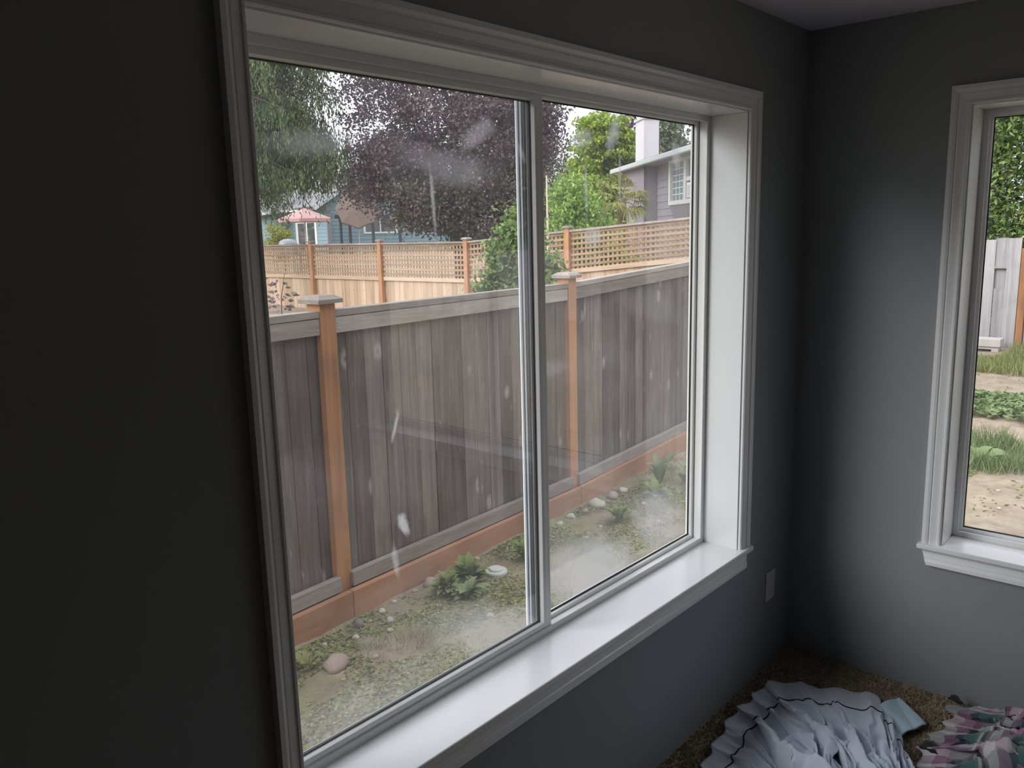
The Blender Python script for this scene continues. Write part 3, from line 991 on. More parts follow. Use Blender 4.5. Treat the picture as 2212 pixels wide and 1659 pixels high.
# small purple sapling whose tip shows above the grey fence at the left
root = tag(empty('plum_sapling', (.42, 4.17, G(.42, 4.17))), 'tip of a purple-leaved sapling just left of the nearest grey post cap', 'sapling')
M_STEM = plain('sapling_stem', (.12, .07, .06), .8, .2)
gz = root.location.z
obj('stem', MB().tube([(-.06, .03, 0), (-.06, .03, 1.0), (-.03, .02, 1.62), (.0, 0, 1.80)], [.008, .006, .004, .002], 5), M_STEM, root)
for k in range(60):
    z = random.uniform(1.22, 1.45) - gz if k < 44 else random.uniform(.7, 1.2) - gz
    a = random.uniform(0, 6.28)
    d = Vector((math.cos(a), math.sin(a), random.uniform(-.6, .2))).normalized()
    b0 = Vector((-.04, .02, z)) + d * random.uniform(.02, .11)
    s_ = d.cross(Vector((random.uniform(.3, 1.2), random.uniform(.3, 1.2), random.uniform(-.6, .6)))).normalized()
    ln, wd = random.uniform(.04, .062), random.uniform(.022, .032)
    n_ = d.cross(s_)
    q = MB()
    q.add([b0, b0 + d * ln * .4 + s_ * wd * .5 - n_ * .004, b0 + d * ln, b0 + d * ln * .4 - s_ * wd * .5 - n_ * .004, b0 + d * ln * .45], [(0, 1, 4), (1, 2, 4), (2, 3, 4), (3, 0, 4)])
    obj('leaf', q, M_PLUM, root)
# fan palm beside the grey house
root = tag(empty('fan_palm', (10.25, 7.75, G(10.25, 7.75))), 'fan palm with yellowed fronds between the bright shrub and the grey house', 'palm')
ztop = 2.35 - root.location.z
obj('trunk', MB().tube([(0, 0, 0), (.02, 0, ztop * .5), (0, 0, ztop)], [.11, .12, .09], 9), M_PALMBARK, root, smooth=True)
for k in range(22):
    a = k * 2.399
    el = random.uniform(-.75, .75)
    d = Vector((math.cos(a) * math.cos(el), math.sin(a) * math.cos(el), math.sin(el)))
    hub = Vector((0, 0, ztop - .05)) + d * random.uniform(.28, .42) + Vector((0, 0, .06))
    q = MB()
    q.tube([Vector((0, 0, ztop - .08)), hub * .5 + Vector((0, 0, ztop - .08)) * .5 + Vector((0, 0, .05)), hub], .008, 4)
    side = d.cross(Vector((0, 0, 1))).normalized()
    upv = side.cross(d).normalized()
    for j in range(17):
        th = (j / 16 - .5) * 3.0
        e = d * math.cos(th) + side * math.sin(th) + upv * .12
        ln = random.uniform(.32, .42) * (1 - .25 * abs(th) / 1.5)
        p1 = hub + e * ln * .55
        p2 = hub + e * ln + Vector((0, 0, -.10 - .06 * random.random()))
        wv = upv.cross(e).normalized() * .014
        q.add([hub, p1 + wv, p2, p1 - wv], [(0, 1, 2, 3)])
    obj('frond', q, M_PALM, root)
# trees far off
far = [
    ('distant_tree', 'pale grey-green conifer showing behind the grey house, right of its chimney', (35.4, 21.9), [(0, 0, 4.6, 1.5, 2.6, 110), (0, 0, 6.6, .9, 1.4, 50)], M_FAR),
    ('distant_tree', 'far grey-green tree whose top clears the yellow-green maple', (38.6, 28.9), [(0, 0, 5.0, 2.3, 3.0, 110), (0.3, 0, 7.8, 1.0, .9, 30)], M_FAR),
    ('distant_tree', 'far purplish tree behind the left side of the grey chimney', (29.9, 20.6), [(0, 0, 4.7, 1.4, 2.35, 90)], M_PLUM),
    ('distant_tree', 'pale distant tree low on the horizon just right of the plum crown', (36.0, 32.0), [(0, 0, 4.6, 2.4, 2.8, 110)], M_FAR),
    ('golden_tree', 'golden-leaved tree beyond the roof of the blue house', (29.8, 47.6), [(0, 0, 4.6, 3.6, 2.4, 170)], M_YELLOW),
    ('distant_tree', 'mid green tree beyond the blue house, left of the golden tree', (20.5, 50.5), [(0, 0, 5.0, 3.8, 2.8, 170)], M_BUSH),
    ('distant_tree', 'dark green tree beyond the right end of the blue house', (31.5, 38.5), [(0, 0, 3.6, 4.0, 2.6, 200)], M_FAR)]
for nm, lab, (x, y), bl, m_ in far:
    gz = G(x, y)
    tree(nm, lab, (x, y, gz), (x, y, 5.5), .22, [((x + b[0], y + b[1], b[2]), (b[3], b[3], b[4]), b[5]) for b in bl], 34, .28, (.26, .15), m_, nb=10)
root = tag(empty('yellow_green_shrub', (16.4, 28.96, G(16.4, 28.96))), 'yellow-green shrub at the far left end of the blue house', 'shrub')
base = np.array(root.location)
cl, C = crown_pts([((16.4, 28.96, 1.7), (.45, .6, .85), 60)], 30, .12)
V, F = leaves_np(C - base, rng.normal(size=C.shape), .10, .06, .4)
add_np('foliage', V, F, M_YELLOW, root)
obj('stem', MB().tube([(0, 0, 0), (0, 0, 1.2 - base[2])], .05, 6), M_BARK, root)

root = tag(empty('tall_hedge', (12, 44, G(12, 44))), 'long tall hedge far behind the weeping cedar, past the left end of the lattice fence', 'hedge')
base = np.array(root.location)
n = 30000
th_ = rng.uniform(math.radians(58.5), math.radians(125), n)
rr = rng.uniform(44, 46.5, n)
C = np.stack([-3.1 + rr * np.cos(th_), -1.3 + rr * np.sin(th_), rng.uniform(0, 1, n) ** .8 * 5.2 + G(12, 44) * .6], 1)
V, F = leaves_np(C - base, rng.normal(size=C.shape), rng.uniform(.35, .55, n), rng.uniform(.2, .3, n), .6)
add_np('foliage', V, F, M_FAR, root)
for k in range(9):
    a = math.radians(61 + 7.5 * k)
    obj('trunk', MB().tube([Vector((-3.1 + 45.2 * math.cos(a), -1.3 + 45.2 * math.sin(a), 0)) - Vector((base[0], base[1], 0)), Vector((-3.1 + 45.2 * math.cos(a), -1.3 + 45.2 * math.sin(a), 4)) - Vector((base[0], base[1], 0))], [.15, .06], 6), M_BARK, root)

# laurel hedge above the plank fence
root = tag(empty('laurel_hedge', (12.3, -.6, G(12.3, -.6))), 'dense glossy green laurel hedge towering over the silvery plank fence', 'hedge')
base = np.array(root.location)
n = 120000
C = np.stack([rng.uniform(11.25, 12.6, n), rng.uniform(-4.6, 3.2, n), rng.uniform(-.1, 4.3, n)], 1)
bul = (fbm(C[:, 1] * 1.3, C[:, 2] * 1.3, 5) - .45) * 1.1
keep = C[:, 0] > 11.5 - bul * .7
C = C[keep]
D = rng.normal(size=C.shape)
D[:, 0] -= .8
D[:, 2] -= .3
V, F = leaves_np(C - base, D, rng.uniform(.08, .15, len(C)), rng.uniform(.035, .06, len(C)), .6)
add_np('foliage', V, F, M_HEDGE, root)
n = 60000                            # the run of hedge well past the window, larger leaves
C = np.stack([rng.uniform(11.35, 12.6, n), rng.uniform(-22, -4.6, n), rng.uniform(-.1, 4.3, n)], 1)
D = rng.normal(size=C.shape)
D[:, 2] -= .3
V, F = leaves_np(C - base, D, rng.uniform(.18, .28, n), rng.uniform(.09, .13, n), .6)
add_np('foliage', V, F, M_HEDGE, root)
me_l = MB()
me_l.add([(0, 0, 0), (.05, .022, -.006), (.10, .016, -.018), (.14, 0, -.034), (.10, -.016, -.018), (.05, -.022, -.006), (.06, 0, .004)],
         [(0, 1, 6), (1, 2, 6), (2, 3, 6), (3, 4, 6), (4, 5, 6), (5, 0, 6)])
me_l = me_l.mesh('leaf')
me_l.materials.append(M_HEDGE)
for k in range(240):
    s_ = bpy.data.objects.new('leaf', me_l)
    link(s_, root)
    y, z = random.uniform(-.1, 1.8), random.uniform(1.45, 3.5)
    x = 11.5 - (float(fbm(np.array([y * 1.3]), np.array([z * 1.3]), 5)[0]) - .45) * .77 - random.uniform(.0, .08)
    s_.location = (x - base[0], y - base[1], z - base[2])
    s_.rotation_euler = (random.uniform(-.9, .9), random.uniform(-.5, .8), math.pi + random.uniform(-1.2, 1.2))
    k_ = random.uniform(.75, 1.15)
    s_.scale = (k_, k_, k_)
for k in range(7):
    y = -4.5 + k * 1.3
    obj('stem', MB().tube([(0, y + .6, 0), (.05, y + .75, 1.8), (0, y + .6, 3.6)], [.05, .04, .015], 6), M_BARK, root)

# ------------------------------------------------------------------ blue house beyond the plum tree
M_BLUE = plain('blue_siding', (.215, .315, .365), .7, .25, .08, 3)
M_WHITE = plain('white_house_trim', (.74, .74, .72), .5, .3, .03)
M_SHING = plain('grey_shingle', (.215, .21, .225), .95, .1, .22, 5, .4, 30)
M_FASC = plain('pale_fascia', (.52, .56, .56), .6, .3, .05)
M_DKPOST = plain('dark_porch_post', (.055, .062, .07), .7, .2)
M_GREYPOST = plain('grey_corner_board', (.24, .25, .28), .7, .2)
M_WIN = plain('dark_window_glass', (.075, .085, .085), .08, .6, .3, 2)
BA = math.radians(-15)
bh = tag(empty('blue_house', (20.471, 31.010, 0), BA), 'blue clapboard house with a grey shingle roof behind the plum tree', 'house')
def plank(y0, y1, z, h, fixed, axis, parent, mat):
    """one lap: bottom edge stands proud. axis 'x' -> wall faces -y at y=fixed; axis 'y' -> wall faces -x at x=fixed"""
    q = MB()
    if axis == 'x':
        q.hexa([(y0, fixed - .028, z), (y1, fixed - .028, z), (y1, fixed, z), (y0, fixed, z), (y0, fixed - .008, z + h), (y1, fixed - .008, z + h), (y1, fixed, z + h), (y0, fixed, z + h)])
    else:
        q.hexa([(fixed - .028, y0, z), (fixed, y0, z), (fixed, y1, z), (fixed - .028, y1, z), (fixed - .008, y0, z + h), (fixed, y0, z + h), (fixed, y1, z + h), (fixed - .008, y1, z + h)])
    return obj('siding_board', q, mat, parent)
RK = lambda x: 3.21 + (x + .87) * .62 if x < 4.2 else 3.21 + (9.27 - x) * .62
pg = [(0, 0, .3), (8.4, 0, .3), (8.4, 0, RK(8.4) - .1), (4.2, 0, RK(4.2) - .1), (0, 0, RK(0) - .1)]
obj('gable_wall', MB().prism([(p[0], .001, p[2]) for p in pg], (0, .15, 0)), M_BLUE, bh)
obj('side_wall', MB().box(.001, .15, .15, 13, .3, 3.3), M_BLUE, bh)
z = .8
while z < 5.9:
    if z < 3.5:
        a_, b_ = 0.0, 8.4
    else:
        a_ = (z + .2 - 3.1) / .62 - .87
        b_ = 8.4 - a_
    if b_ - a_ > .3:
        plank(a_, b_, z, .172, 0.0, 'x', bh, M_BLUE)
    if z < 3.15:
        plank(0.02, 1.45, z, .172, 0.0, 'y', bh, M_BLUE)
        plank(4.42, 13, z, .172, 0.0, 'y', bh, M_BLUE)
        if z > 2.7:
            plank(1.45, 4.42, z, .172, 0.0, 'y', bh, M_BLUE)
    z += .172
# roofs
def slab(a, b, c, d, th, name, mat, parent):
    a, b, c, d = (Vector(p) for p in (a, b, c, d))
    n_ = (b - a).cross(d - a).normalized() * th
    if n_.z > 0:
        n_ = -n_
    q = MB()
    q.hexa([a + n_, b + n_, c + n_, d + n_, a, b, c, d])
    return obj(name, q, mat, parent)
slab((-.87, -.5, 3.21), (4.2, -.5, 6.35), (4.2, 2.6, 6.35), (-.87, 2.6, 3.21), .10, 'gable_roof', M_SHING, bh)
slab((9.27, -.5, 3.21), (4.2, -.5, 6.35), (4.2, 2.6, 6.35), (9.27, 2.6, 3.21), .10, 'gable_roof', M_SHING, bh)
slab((-.90, -.56, 3.20), (4.2, -.56, 6.36), (4.2, -.50, 6.36), (-.90, -.50, 3.20), .20, 'rake_board', M_FASC, bh)
slab((9.30, -.56, 3.20), (4.2, -.56, 6.36), (4.2, -.50, 6.36), (9.30, -.50, 3.20), .20, 'rake_board', M_FASC, bh)
slab((-.45, 2.0, 3.23), (2.5, 2.0, 4.60), (2.5, 12.8, 4.60), (-.45, 12.8, 3.23), .10, 'main_roof', M_SHING, bh)
slab((5.5, 2.0, 3.23), (2.5, 2.0, 4.60), (2.5, 12.8, 4.60), (5.5, 12.8, 3.23), .10, 'main_roof', M_SHING, bh)
for k in range(11):          # shingle courses
    f = (k + .5) / 11
    slab((-.45 + 2.95 * f - .01, 2.0, 3.235 + 1.37 * f), (-.45 + 2.95 * f + .1, 2.0, 3.25 + 1.37 * f + .042), (-.45 + 2.95 * f + .1, 12.8, 3.25 + 1.37 * f + .042), (-.45 + 2.95 * f - .01, 12.8, 3.235 + 1.37 * f), .02, 'shingle_course', M_SHING, bh)
obj('gutter', MB().box(-.56, -.45, .1, 12.8, 3.08, 3.21), M_WHITE, bh)
obj('vent_pipe', MB().lathe([(.16, -.05), (.10, .02), (.045, .05), (.045, .5)], (.75, 5.6, 3.80), 10), M_GREYPOST, bh)
obj('corner_board', MB().box(-.12, .10, -.12, .03, .3, 3.3), M_GREYPOST, bh)
for x in (.18, .63, 1.78, 3.17):
    obj('porch_post', MB().box(x - .055, x + .055, -1.06, -.95, .3, 2.62), M_DKPOST, bh)
obj('porch_beam', MB().box(-.1, 4.2, -1.07, -.94, 2.62, 2.78), M_DKPOST, bh)
# window in the gable wall
wf = obj('window_frame', MB().box(1.72, 3.50, -.06, .0, 1.92, 2.00).box(1.72, 3.50, -.06, 0, 2.70, 2.79).box(1.72, 1.82, -.06, 0, 2.0, 2.7).box(3.40, 3.50, -.06, 0, 2.0, 2.7).box(2.57, 2.63, -.06, 0, 2.0, 2.7), M_WHITE, bh)
for a_, b_ in ((1.82, 2.57), (2.63, 3.40)):
    obj('pane', MB().box(a_, b_, -.035, -.03, 2.0, 2.7), M_WIN, wf)
# french doors in the side wall
df = obj('door_frame', MB().box(-.07, 0, 1.45, 1.58, .4, 2.75).box(-.07, 0, 4.29, 4.42, .4, 2.75).box(-.07, 0, 1.45, 4.42, 2.66, 2.78), M_WHITE, bh)
for a_, b_ in ((1.58, 2.93), (2.96, 4.29)):
    lf = obj('door_leaf', MB().box(-.06, -.02, a_, a_ + .16, .4, 2.66).box(-.06, -.02, b_ - .16, b_, .4, 2.66).box(-.06, -.02, a_ + .16, b_ - .16, 2.52, 2.66).box(-.06, -.02, a_ + .16, b_ - .16, .4, .6), M_WHITE, bh)
    obj('pane', MB().box(-.045, -.04, a_ + .16, b_ - .16, .6, 2.52), M_WIN, lf)

# patio umbrellas
M_ROSE = plain('faded_rose_canopy', (.42, .26, .25), .85, .1, .06)
M_TAN2 = plain('tan_canopy', (.16, .12, .10), .85, .1, .06)
M_POLE = plain('umbrella_pole', (.30, .28, .27), .5, .4)
def umbrella(label, loc, zb, R_, rise, mat, tilt=0.0, az=0.0):
    root = tag(empty('patio_umbrella', loc, az), label, 'umbrella')
    hz = zb - loc[2]
    rot = Matrix.Translation((0, 0, hz)) @ Matrix.Rotation(tilt, 4, 'Y')
    n_ = 8
    top = rot @ Vector((0, 0, rise))
    rim = [rot @ Vector((R_ * math.cos(2 * math.pi * k / n_), R_ * math.sin(2 * math.pi * k / n_), 0)) for k in range(n_)]
    for k in range(n_):
        a_, b_ = rim[k], rim[(k + 1) % n_]
        m_ = (a_ + b_) / 2 * .97 + (rot @ Vector((0, 0, 0))) * .03
        dn = rot.to_3x3() @ Vector((0, 0, -.12))
        q = MB()
        q.add([top, a_, m_, b_, a_ + dn, m_ + dn, b_ + dn], [(0, 1, 2), (0, 2, 3), (1, 4, 5, 2), (2, 5, 6, 3)])
        obj('canopy_panel', q, mat, root)
        obj('rib', MB().tube([top + (a_ - top) * .03 + dn * .15, a_ + dn * .15], .012, 4), M_POLE, root)
    obj('finial', MB().lathe([(.05, 0), (.05, .06), (.02, .12)], top, 8), M_POLE, root)
    obj('pole', MB().tube([(0, 0, 0), (0, 0, hz - .3), top], .022, 6), M_POLE, root)
    obj('base', MB().lathe([(.28, 0), (.28, .05), (.1, .1), (.04, .25)], (0, 0, 0), 14), M_POLE, root)
umbrella('faded rose patio umbrella standing open before the blue house french doors', (15.62, 25.87, G(15.62, 25.87)), 2.50, 1.02, .42, M_ROSE)
umbrella('tilted tan patio umbrella under the gable of the blue house', (20.45, 28.75, G(20.45, 28.75)), 3.05, 1.0, .25, M_TAN2, math.radians(-62), math.radians(50))
# kettle grill under a grey cover
root = tag(empty('barbecue_grill', (13.4, 23.75, G(13.4, 23.75))), 'barbecue grill with a grey domed lid, left of the french doors over the fence top', 'grill')
gz = root.location.z
M_LID = plain('grey_grill_lid', (.20, .22, .25), .35, .5)
obj('hood', MB().lathe([(.34, 1.50 - gz), (.33, 1.60 - gz), (.26, 1.70 - gz), (.12, 1.75 - gz), (.01, 1.76 - gz)], (0, 0, 0), 16), M_LID, root, smooth=True)
obj('firebox', MB().box(-.36, .36, -.28, .28, 1.2 - gz, 1.50 - gz), M_LID, root, .02)
obj('side_shelf', MB().box(-.85, -.38, -.25, .25, 1.46 - gz, 1.50 - gz), M_LID, root, .005)
for x in (-.32, .32):
    for y in (-.24, .24):
        obj('leg', MB().box(x - .02, x + .02, y - .02, y + .02, 0, 1.2 - gz), M_LID, root)

# ------------------------------------------------------------------ grey house at the right
M_LAV = plain('lavender_grey_siding', (.30, .275, .31), .75, .2, .04, 2)
M_CHIM = plain('pale_chimney_siding', (.66, .62, .64), .8, .2, .04, 2)
M_ROOF2 = plain('mossy_shingle', (.25, .26, .24), .95, .1, .3, 4, .4, 30)
gh = tag(empty('grey_house', (15.87, 9.803, 0), math.radians(49)), 'lavender-grey house with a pale chimney and white gridded window at the right', 'house')
obj('wall', MB().box(-4.2, 4.0, -6, -.001, -.2, 3.62), M_LAV, gh)
z = .4
while z < 3.5:
    q = MB()
    q.hexa([(-4.2, 0, z), (1.69, 0, z), (1.69, .022, z), (-4.2, .022, z), (-4.2, 0, z + .188), (1.69, 0, z + .188), (1.69, .006, z + .188), (-4.2, .006, z + .188)])
    obj('siding_board', q, M_LAV, gh)
    z += .19
obj('chimney_chase', MB().box(1.70, 4.0, 0, .40, -.2, 3.56), M_LAV, gh)
ch = obj('chimney', MB().box(1.70, 2.52, -.02, .405, 3.50, 4.72), M_CHIM, gh)
obj('chimney_cap', MB().box(1.66, 2.56, -.06, .445, 4.72, 4.78), M_FASC, ch)
slab((-4.2, .62, 3.60), (4.46, .62, 3.60), (4.46, -3.2, 4.55), (-4.2, -3.2, 4.55), .09, 'roof', M_ROOF2, gh)
slab((-4.2, -7, 3.60), (4.46, -7, 3.60), (4.46, -3.2, 4.55), (-4.2, -3.2, 4.55), .09, 'roof', M_ROOF2, gh)
obj('soffit', MB().box(-4.2, 4.40, -.0, .54, 3.47, 3.50), M_LAV, gh)
obj('gutter', MB().box(-4.2, 4.46, .54, .66, 3.46, 3.585), M_FASC, gh, .02)
obj('end_fascia', MB().box(4.40, 4.46, -.4, .54, 3.46, 3.58), M_FASC, gh)
obj('bay_base', MB().hexa([(-3.2, 0, 2.0), (.16, 0, 2.0), (.16, .05, 2.0), (-3.2, .05, 2.0), (-3.2, 0, 2.36), (.16, 0, 2.36), (.16, .18, 2.36), (-3.2, .18, 2.36)]), M_LAV, gh)
q = MB()
q.box(-3.2, .18, .02, .20, 2.36, 2.46).box(-3.2, .18, .02, .20, 3.40, 3.50).box(.06, .18, .02, .20, 2.46, 3.40).box(-1.14, -1.0, .02, .20, 2.46, 3.40).box(-3.2, -3.05, .02, .20, 2.46, 3.40)
wf = obj('window_frame', q, M_WHITE, gh)
M_SKYWIN = plain('reflective_window_glass', (.20, .25, .27), .06, .7, .2, 2)
for a_, b_ in ((-1.0, .06), (-3.05, -1.14)):
    obj('pane', MB().box(a_, b_, .10, .11, 2.46, 3.40), M_SKYWIN, wf)
for k in range(1, 4):
    obj('muntin', MB().box(-1.0 + 1.06 * k / 4 - .012, -1.0 + 1.06 * k / 4 + .012, .11, .125, 2.46, 3.40), M_WHITE, wf)
for k in range(1, 6):
    zz = 2.46 + .94 * k / 6
    obj('muntin', MB().box(-1.0, .06, .11, .123, zz - .012, zz + .012), M_WHITE, wf)
obj('transom', MB().box(-3.05, -1.14, .10, .18, 2.90, 2.99), M_WHITE, wf)
# window air conditioner
ac = tag(empty('air_conditioner', (15.87, 9.803, 2.47), math.radians(49)), 'boxy white air conditioner in the gridded window of the grey house', 'air conditioner')
obj('case', MB().box(-2.60, -1.95, .10, .46, 0, .33), M_WHITE, ac, .015)
obj('grille', MB().box(-1.95, -1.945, .14, .42, .05, .28), plain('ac_grille', (.45, .46, .46), .6), ac)
obj('vane', MB().box(-2.53, -2.02, .46, .465, .05, .28), plain('ac_vane', (.5, .5, .5), .6), ac)
# thin pale stake by the lattice
tag(obj('garden_stake', MB().tube([(6.19, 6.26, -.3), (6.19, 6.27, 1.2), (6.18, 6.27, 2.54)], [.022, .02, .012], 6), plain('pale_bamboo', (.62, .52, .40), .7, .2, .1)), 'thin pale upright stake between the window divider and the bright green shrub', 'stake')

# ------------------------------------------------------------------ low plants, stones and fittings in the side yard
def gz_np(x, y):
    return ground_z(x, y) + (fbm(x * 2.2, y * 2.2, 3) - 0.47) * 0.05 + (fbm(x * 9, y * 9, 9, 3) - 0.43) * 0.03

def gz1(x, y):
    return float(gz_np(np.array([x]), np.array([y]))[0])

def ground_cover(name, label, cat, n, x0, x1, y0, y1, lo, lf, h, mat, seed, fs, blade=False, clip=None, thin=1.0):
    x = rng.uniform(x0, x1, n)
    y = rng.uniform(y0, y1, n)
    m_ = fbm(x * fs, y * fs, seed)
    keep = m_ > lo + rng.uniform(-.05, .05, n)
    if clip is not None:
        keep &= clip(x, y)
    x, y = x[keep], y[keep]
    n = len(x)
    z = gz_np(x, y)
    hh = h * np.clip((fbm(x * fs, y * fs, seed) - lo) * 5, .25, 1) * rng.uniform(.3, 1, n)
    C = np.stack([x, y, z + hh * .5], 1)
    D = rng.normal(size=(n, 3))
    if blade:
        D[:, :2] *= .35
        D[:, 2] = 1.0
        Lg = hh * 1.3 + .012
    else:
        D[:, 2] *= .35
        Lg = rng.uniform(.6, 1.3, n) * lf[0]
    V, F = leaves_np(C, D, Lg, rng.uniform(.6, 1.3, n) * lf[1], .9)
    o = add_np(name, V, F, mat, None)
    return tag(o, label, cat, kind='stuff')

fy = lambda x: 2.40 + .0717 * (x + .47)
ground_cover('weed_cover', 'low creeping weeds over the bare soil along the grey fence', 'weeds', 90000, -2.2, 5.2, .3, 2.75, .505, (.026, .015), .035, M_WEED, 21, 2.6, clip=lambda x, y: y < fy(x) - .03)
ground_cover('grass', 'thin short grass tufts in the strip along the grey fence', 'grass', 60000, -2.2, 5.2, .3, 2.75, .535, (.03, .004), .055, M_GRASS, 33, 3.4, blade=True, clip=lambda x, y: y < fy(x) - .03)
ground_cover('grass', 'yellow-green grass band at the foot of the plank fence', 'grass', 42000, 8.9, 10.85, -4.0, 3.0, .20, (.05, .012), .15, M_GRASS, 5, .8, blade=True, clip=lambda x, y: ~((x > 9.9) & (y > 1.15) & (y < 1.85)))
ground_cover('weed_cover', 'broad-leaved weed patch in the middle of the east yard', 'weeds', 14000, 6.25, 7.8, -4.0, 2.6, .30, (.085, .05), .20, M_DOCK, 8, 1.1, clip=lambda x, y: np.abs(x - 7.0 - .25 * np.sin(y * 2.1)) < .62)
ground_cover('grass', 'blue-green grass clump nearest the side window in the east yard', 'grass', 26000, 4.75, 5.9, -4.0, 2.4, .30, (.05, .008), .24, M_DOCK, 12, 1.2, blade=True, clip=lambda x, y: np.abs(x - 5.3 + .12 * np.sin(y * 3.0)) < .46)
ground_cover('weed_cover', 'scattered weeds dotted over the trodden east yard', 'weeds', 9000, 1.0, 8.9, -7, 2.2, .60, (.04, .02), .04, M_WEED, 40, 1.9)
ground_cover('grass', 'rough grass of the far neighbouring yard behind the lattice', 'grass', 40000, 8.1, 13, 3.6, 20, .45, (.06, .03), .14, M_GRASS, 50, .5, blade=True)

# leafy weeds: each big leaf its own piece
def big_leaf(ln, wd, bend):
    q = MB()
    vs, n_ = [], 6
    for i in range(n_ + 1):
        f = i / n_
        wv = wd * .5 * math.sin(math.pi * min(1, f * .92 + .08)) ** .8 * (1 + .12 * math.sin(9 * f))
        z = bend * f * (1 - .9 * f) * ln
        vs += [(f * ln, -wv, z + wv * .25), (f * ln, 0, z), (f * ln, wv, z + wv * .25)]
    fs = []
    for i in range(n_):
        a = 3 * i
        fs += [(a, a + 3, a + 4, a + 1), (a + 1, a + 4, a + 5, a + 2)]
    q.add(vs, fs)
    return q.mesh('leaf')

def leafy_weed(label, x, y, nl, ln, wd, elev, mat=M_DOCK, seed=1):
    R = random.Random(seed)
    root = tag(empty('leafy_weed', (x, y, gz1(x, y) - .01)), label, 'weed')
    kinds = [big_leaf(ln * k, wd * k, R.uniform(.5, 1.0)) for k in (.75, 1.0, 1.15)]
    for me in kinds:
        me.materials.append(mat)
        me.polygons.foreach_set('use_smooth', [True] * len(me.polygons))
    obj('crown', MB().lathe([(.012, 0), (.016, .02), (.006, .05)], (0, 0, 0), 7), mat, root)
    for k in range(nl):
        s_ = bpy.data.objects.new('leaf', R.choice(kinds))
        link(s_, root)
        a = k * 2.399 + R.uniform(-.3, .3)
        s_.location = (.02 * math.cos(a), .02 * math.sin(a), R.uniform(.01, .04))
        s_.rotation_euler = (R.uniform(-.35, .35), -R.uniform(*elev), a)
        c = R.uniform(.75, 1.1)
        s_.scale = (c, c, c)
    return root

leafy_weed('big leafy weed clump beside the round cleanout cap', .33, 2.21, 80, .125, .055, (.0, 1.3), M_CLUMP, seed=4)
leafy_weed('smaller leafy weed left of the big clump', .12, 2.20, 80, .105, .042, (.0, 1.3), M_CLUMP, seed=5)
leafy_weed('drooping weed with broad pale leaves in front of the big leafy clump', .17, 2.07, 26, .12, .062, (-.1, .6), M_DOCK, seed=21)
leafy_weed('grassy weed tuft just right of the cleanout cap', .82, 2.16, 44, .13, .03, (.5, 1.2), M_CLUMP, seed=6)
leafy_weed('tall upright weed with long leaves against the kickboard under the fixed pane', 2.86, 2.37, 12, .27, .075, (.7, 1.35), M_DOCK, seed=8)
leafy_weed('low light green weed in front of the tall upright one', 2.55, 2.22, 40, .12, .06, (.1, .8), M_CLUMP, seed=9)
leafy_weed('yellow-green weed tuft on the soil in the middle of the fixed pane', 1.86, 2.12, 44, .12, .03, (.4, 1.1), M_CLUMP, seed=10)
leafy_weed('pale weed right below the tall upright weed', 3.0, 2.18, 13, .14, .055, (.2, .9), M_WEED, seed=12)
leafy_weed('large pale-leaved weed at the left edge of the side window', 5.02, .36, 11, .20, .13, (.1, .8), M_DOCK, seed=13)
leafy_weed('dandelion-like weed near the bottom left of the sliding pane', -.95, 2.12, 14, .09, .035, (.1, .7), M_WEED, seed=14)

M_STONE = plain('pale_stone', (.46, .42, .37), .9, .15, .25, 14, .4, 60)
M_STONE2 = plain('brown_stone', (.36, .28, .24), .9, .15, .2, 14, .4, 60)
M_STONE3 = plain('dark_stone', (.19, .16, .145), .9, .15, .2, 14, .4, 60)
def rock_mesh(seed, flat, rough=.22):
    bm_v, bm_f = [], []
    me = bpy.data.meshes.new('stone')
    import bmesh
    bm = bmesh.new()
    bmesh.ops.create_icosphere(bm, subdivisions=2, radius=1.0)
    R = random.Random(seed)
    ph = [R.uniform(0, 6.28) for _ in range(6)]
    for v in bm.verts:
        c = v.co
        k = 1 + rough * (math.sin(2.3 * c.x + ph[0]) * math.sin(2.9 * c.y + ph[1]) + .5 * math.sin(5 * c.z + ph[2] + 3 * c.x))
        v.co = Vector((c.x * k, c.y * k * .8, c.z * k * flat))
    bm.to_mesh(me)
    bm.free()
    me.polygons.foreach_set('use_smooth', [True] * len(me.polygons))
    return me
rocks = []
for i, (fl, m_) in enumerate(((.55, M_STONE), (.45, M_STONE2), (.7, M_STONE), (.5, M_STONE3), (.6, M_STONE2))):
    me = rock_mesh(i + 3, fl)
    me.materials.append(m_)
    rocks.append(me)
def stone(label, x, y, r, kind, group=None, rz=None):
    o = bpy.data.objects.new('stone', rocks[kind])
    link(o)
    o.location = (x, y, gz1(x, y) + r * .18)
    o.rotation_euler = (random.uniform(-.2, .2), random.uniform(-.2, .2), random.uniform(0, 6.28) if rz is None else rz)
    o.scale = (r, r, r)
    return tag(o, label, 'stone', group)
stone('broad flat pinkish-brown stone in the soil at the lower left of the sliding pane', -.86, 2.0, .078, 1, rz=.2)
stone('round pale pebble on the soil below the nearest cedar post', -.32, 2.22, .027, 2)
stone('oval pale pebble on bare soil under the cleanout cap', .01 + .05, 1.78, .025, 2)
stone('dark brown stone lying mid-soil behind the fixed pane', 1.23, 1.96, .04, 3)
stone('large tan rock wedged at the kickboard left of the big leafy weed', .16, 2.385, .06, 4)
stone('pale chunk of rock by the kickboard near the right-hand post', 2.06, 2.46, .07, 0)
stone('flat buff stone at the kickboard further right than the pale chunk', 2.30, 2.47, .065, 4)
stone('brown rock half buried at the kickboard near the left end', -.47, 2.31, .045, 3)
stone('small brown stone right of the broad flat pinkish one', -.66, 1.93, .024, 1)
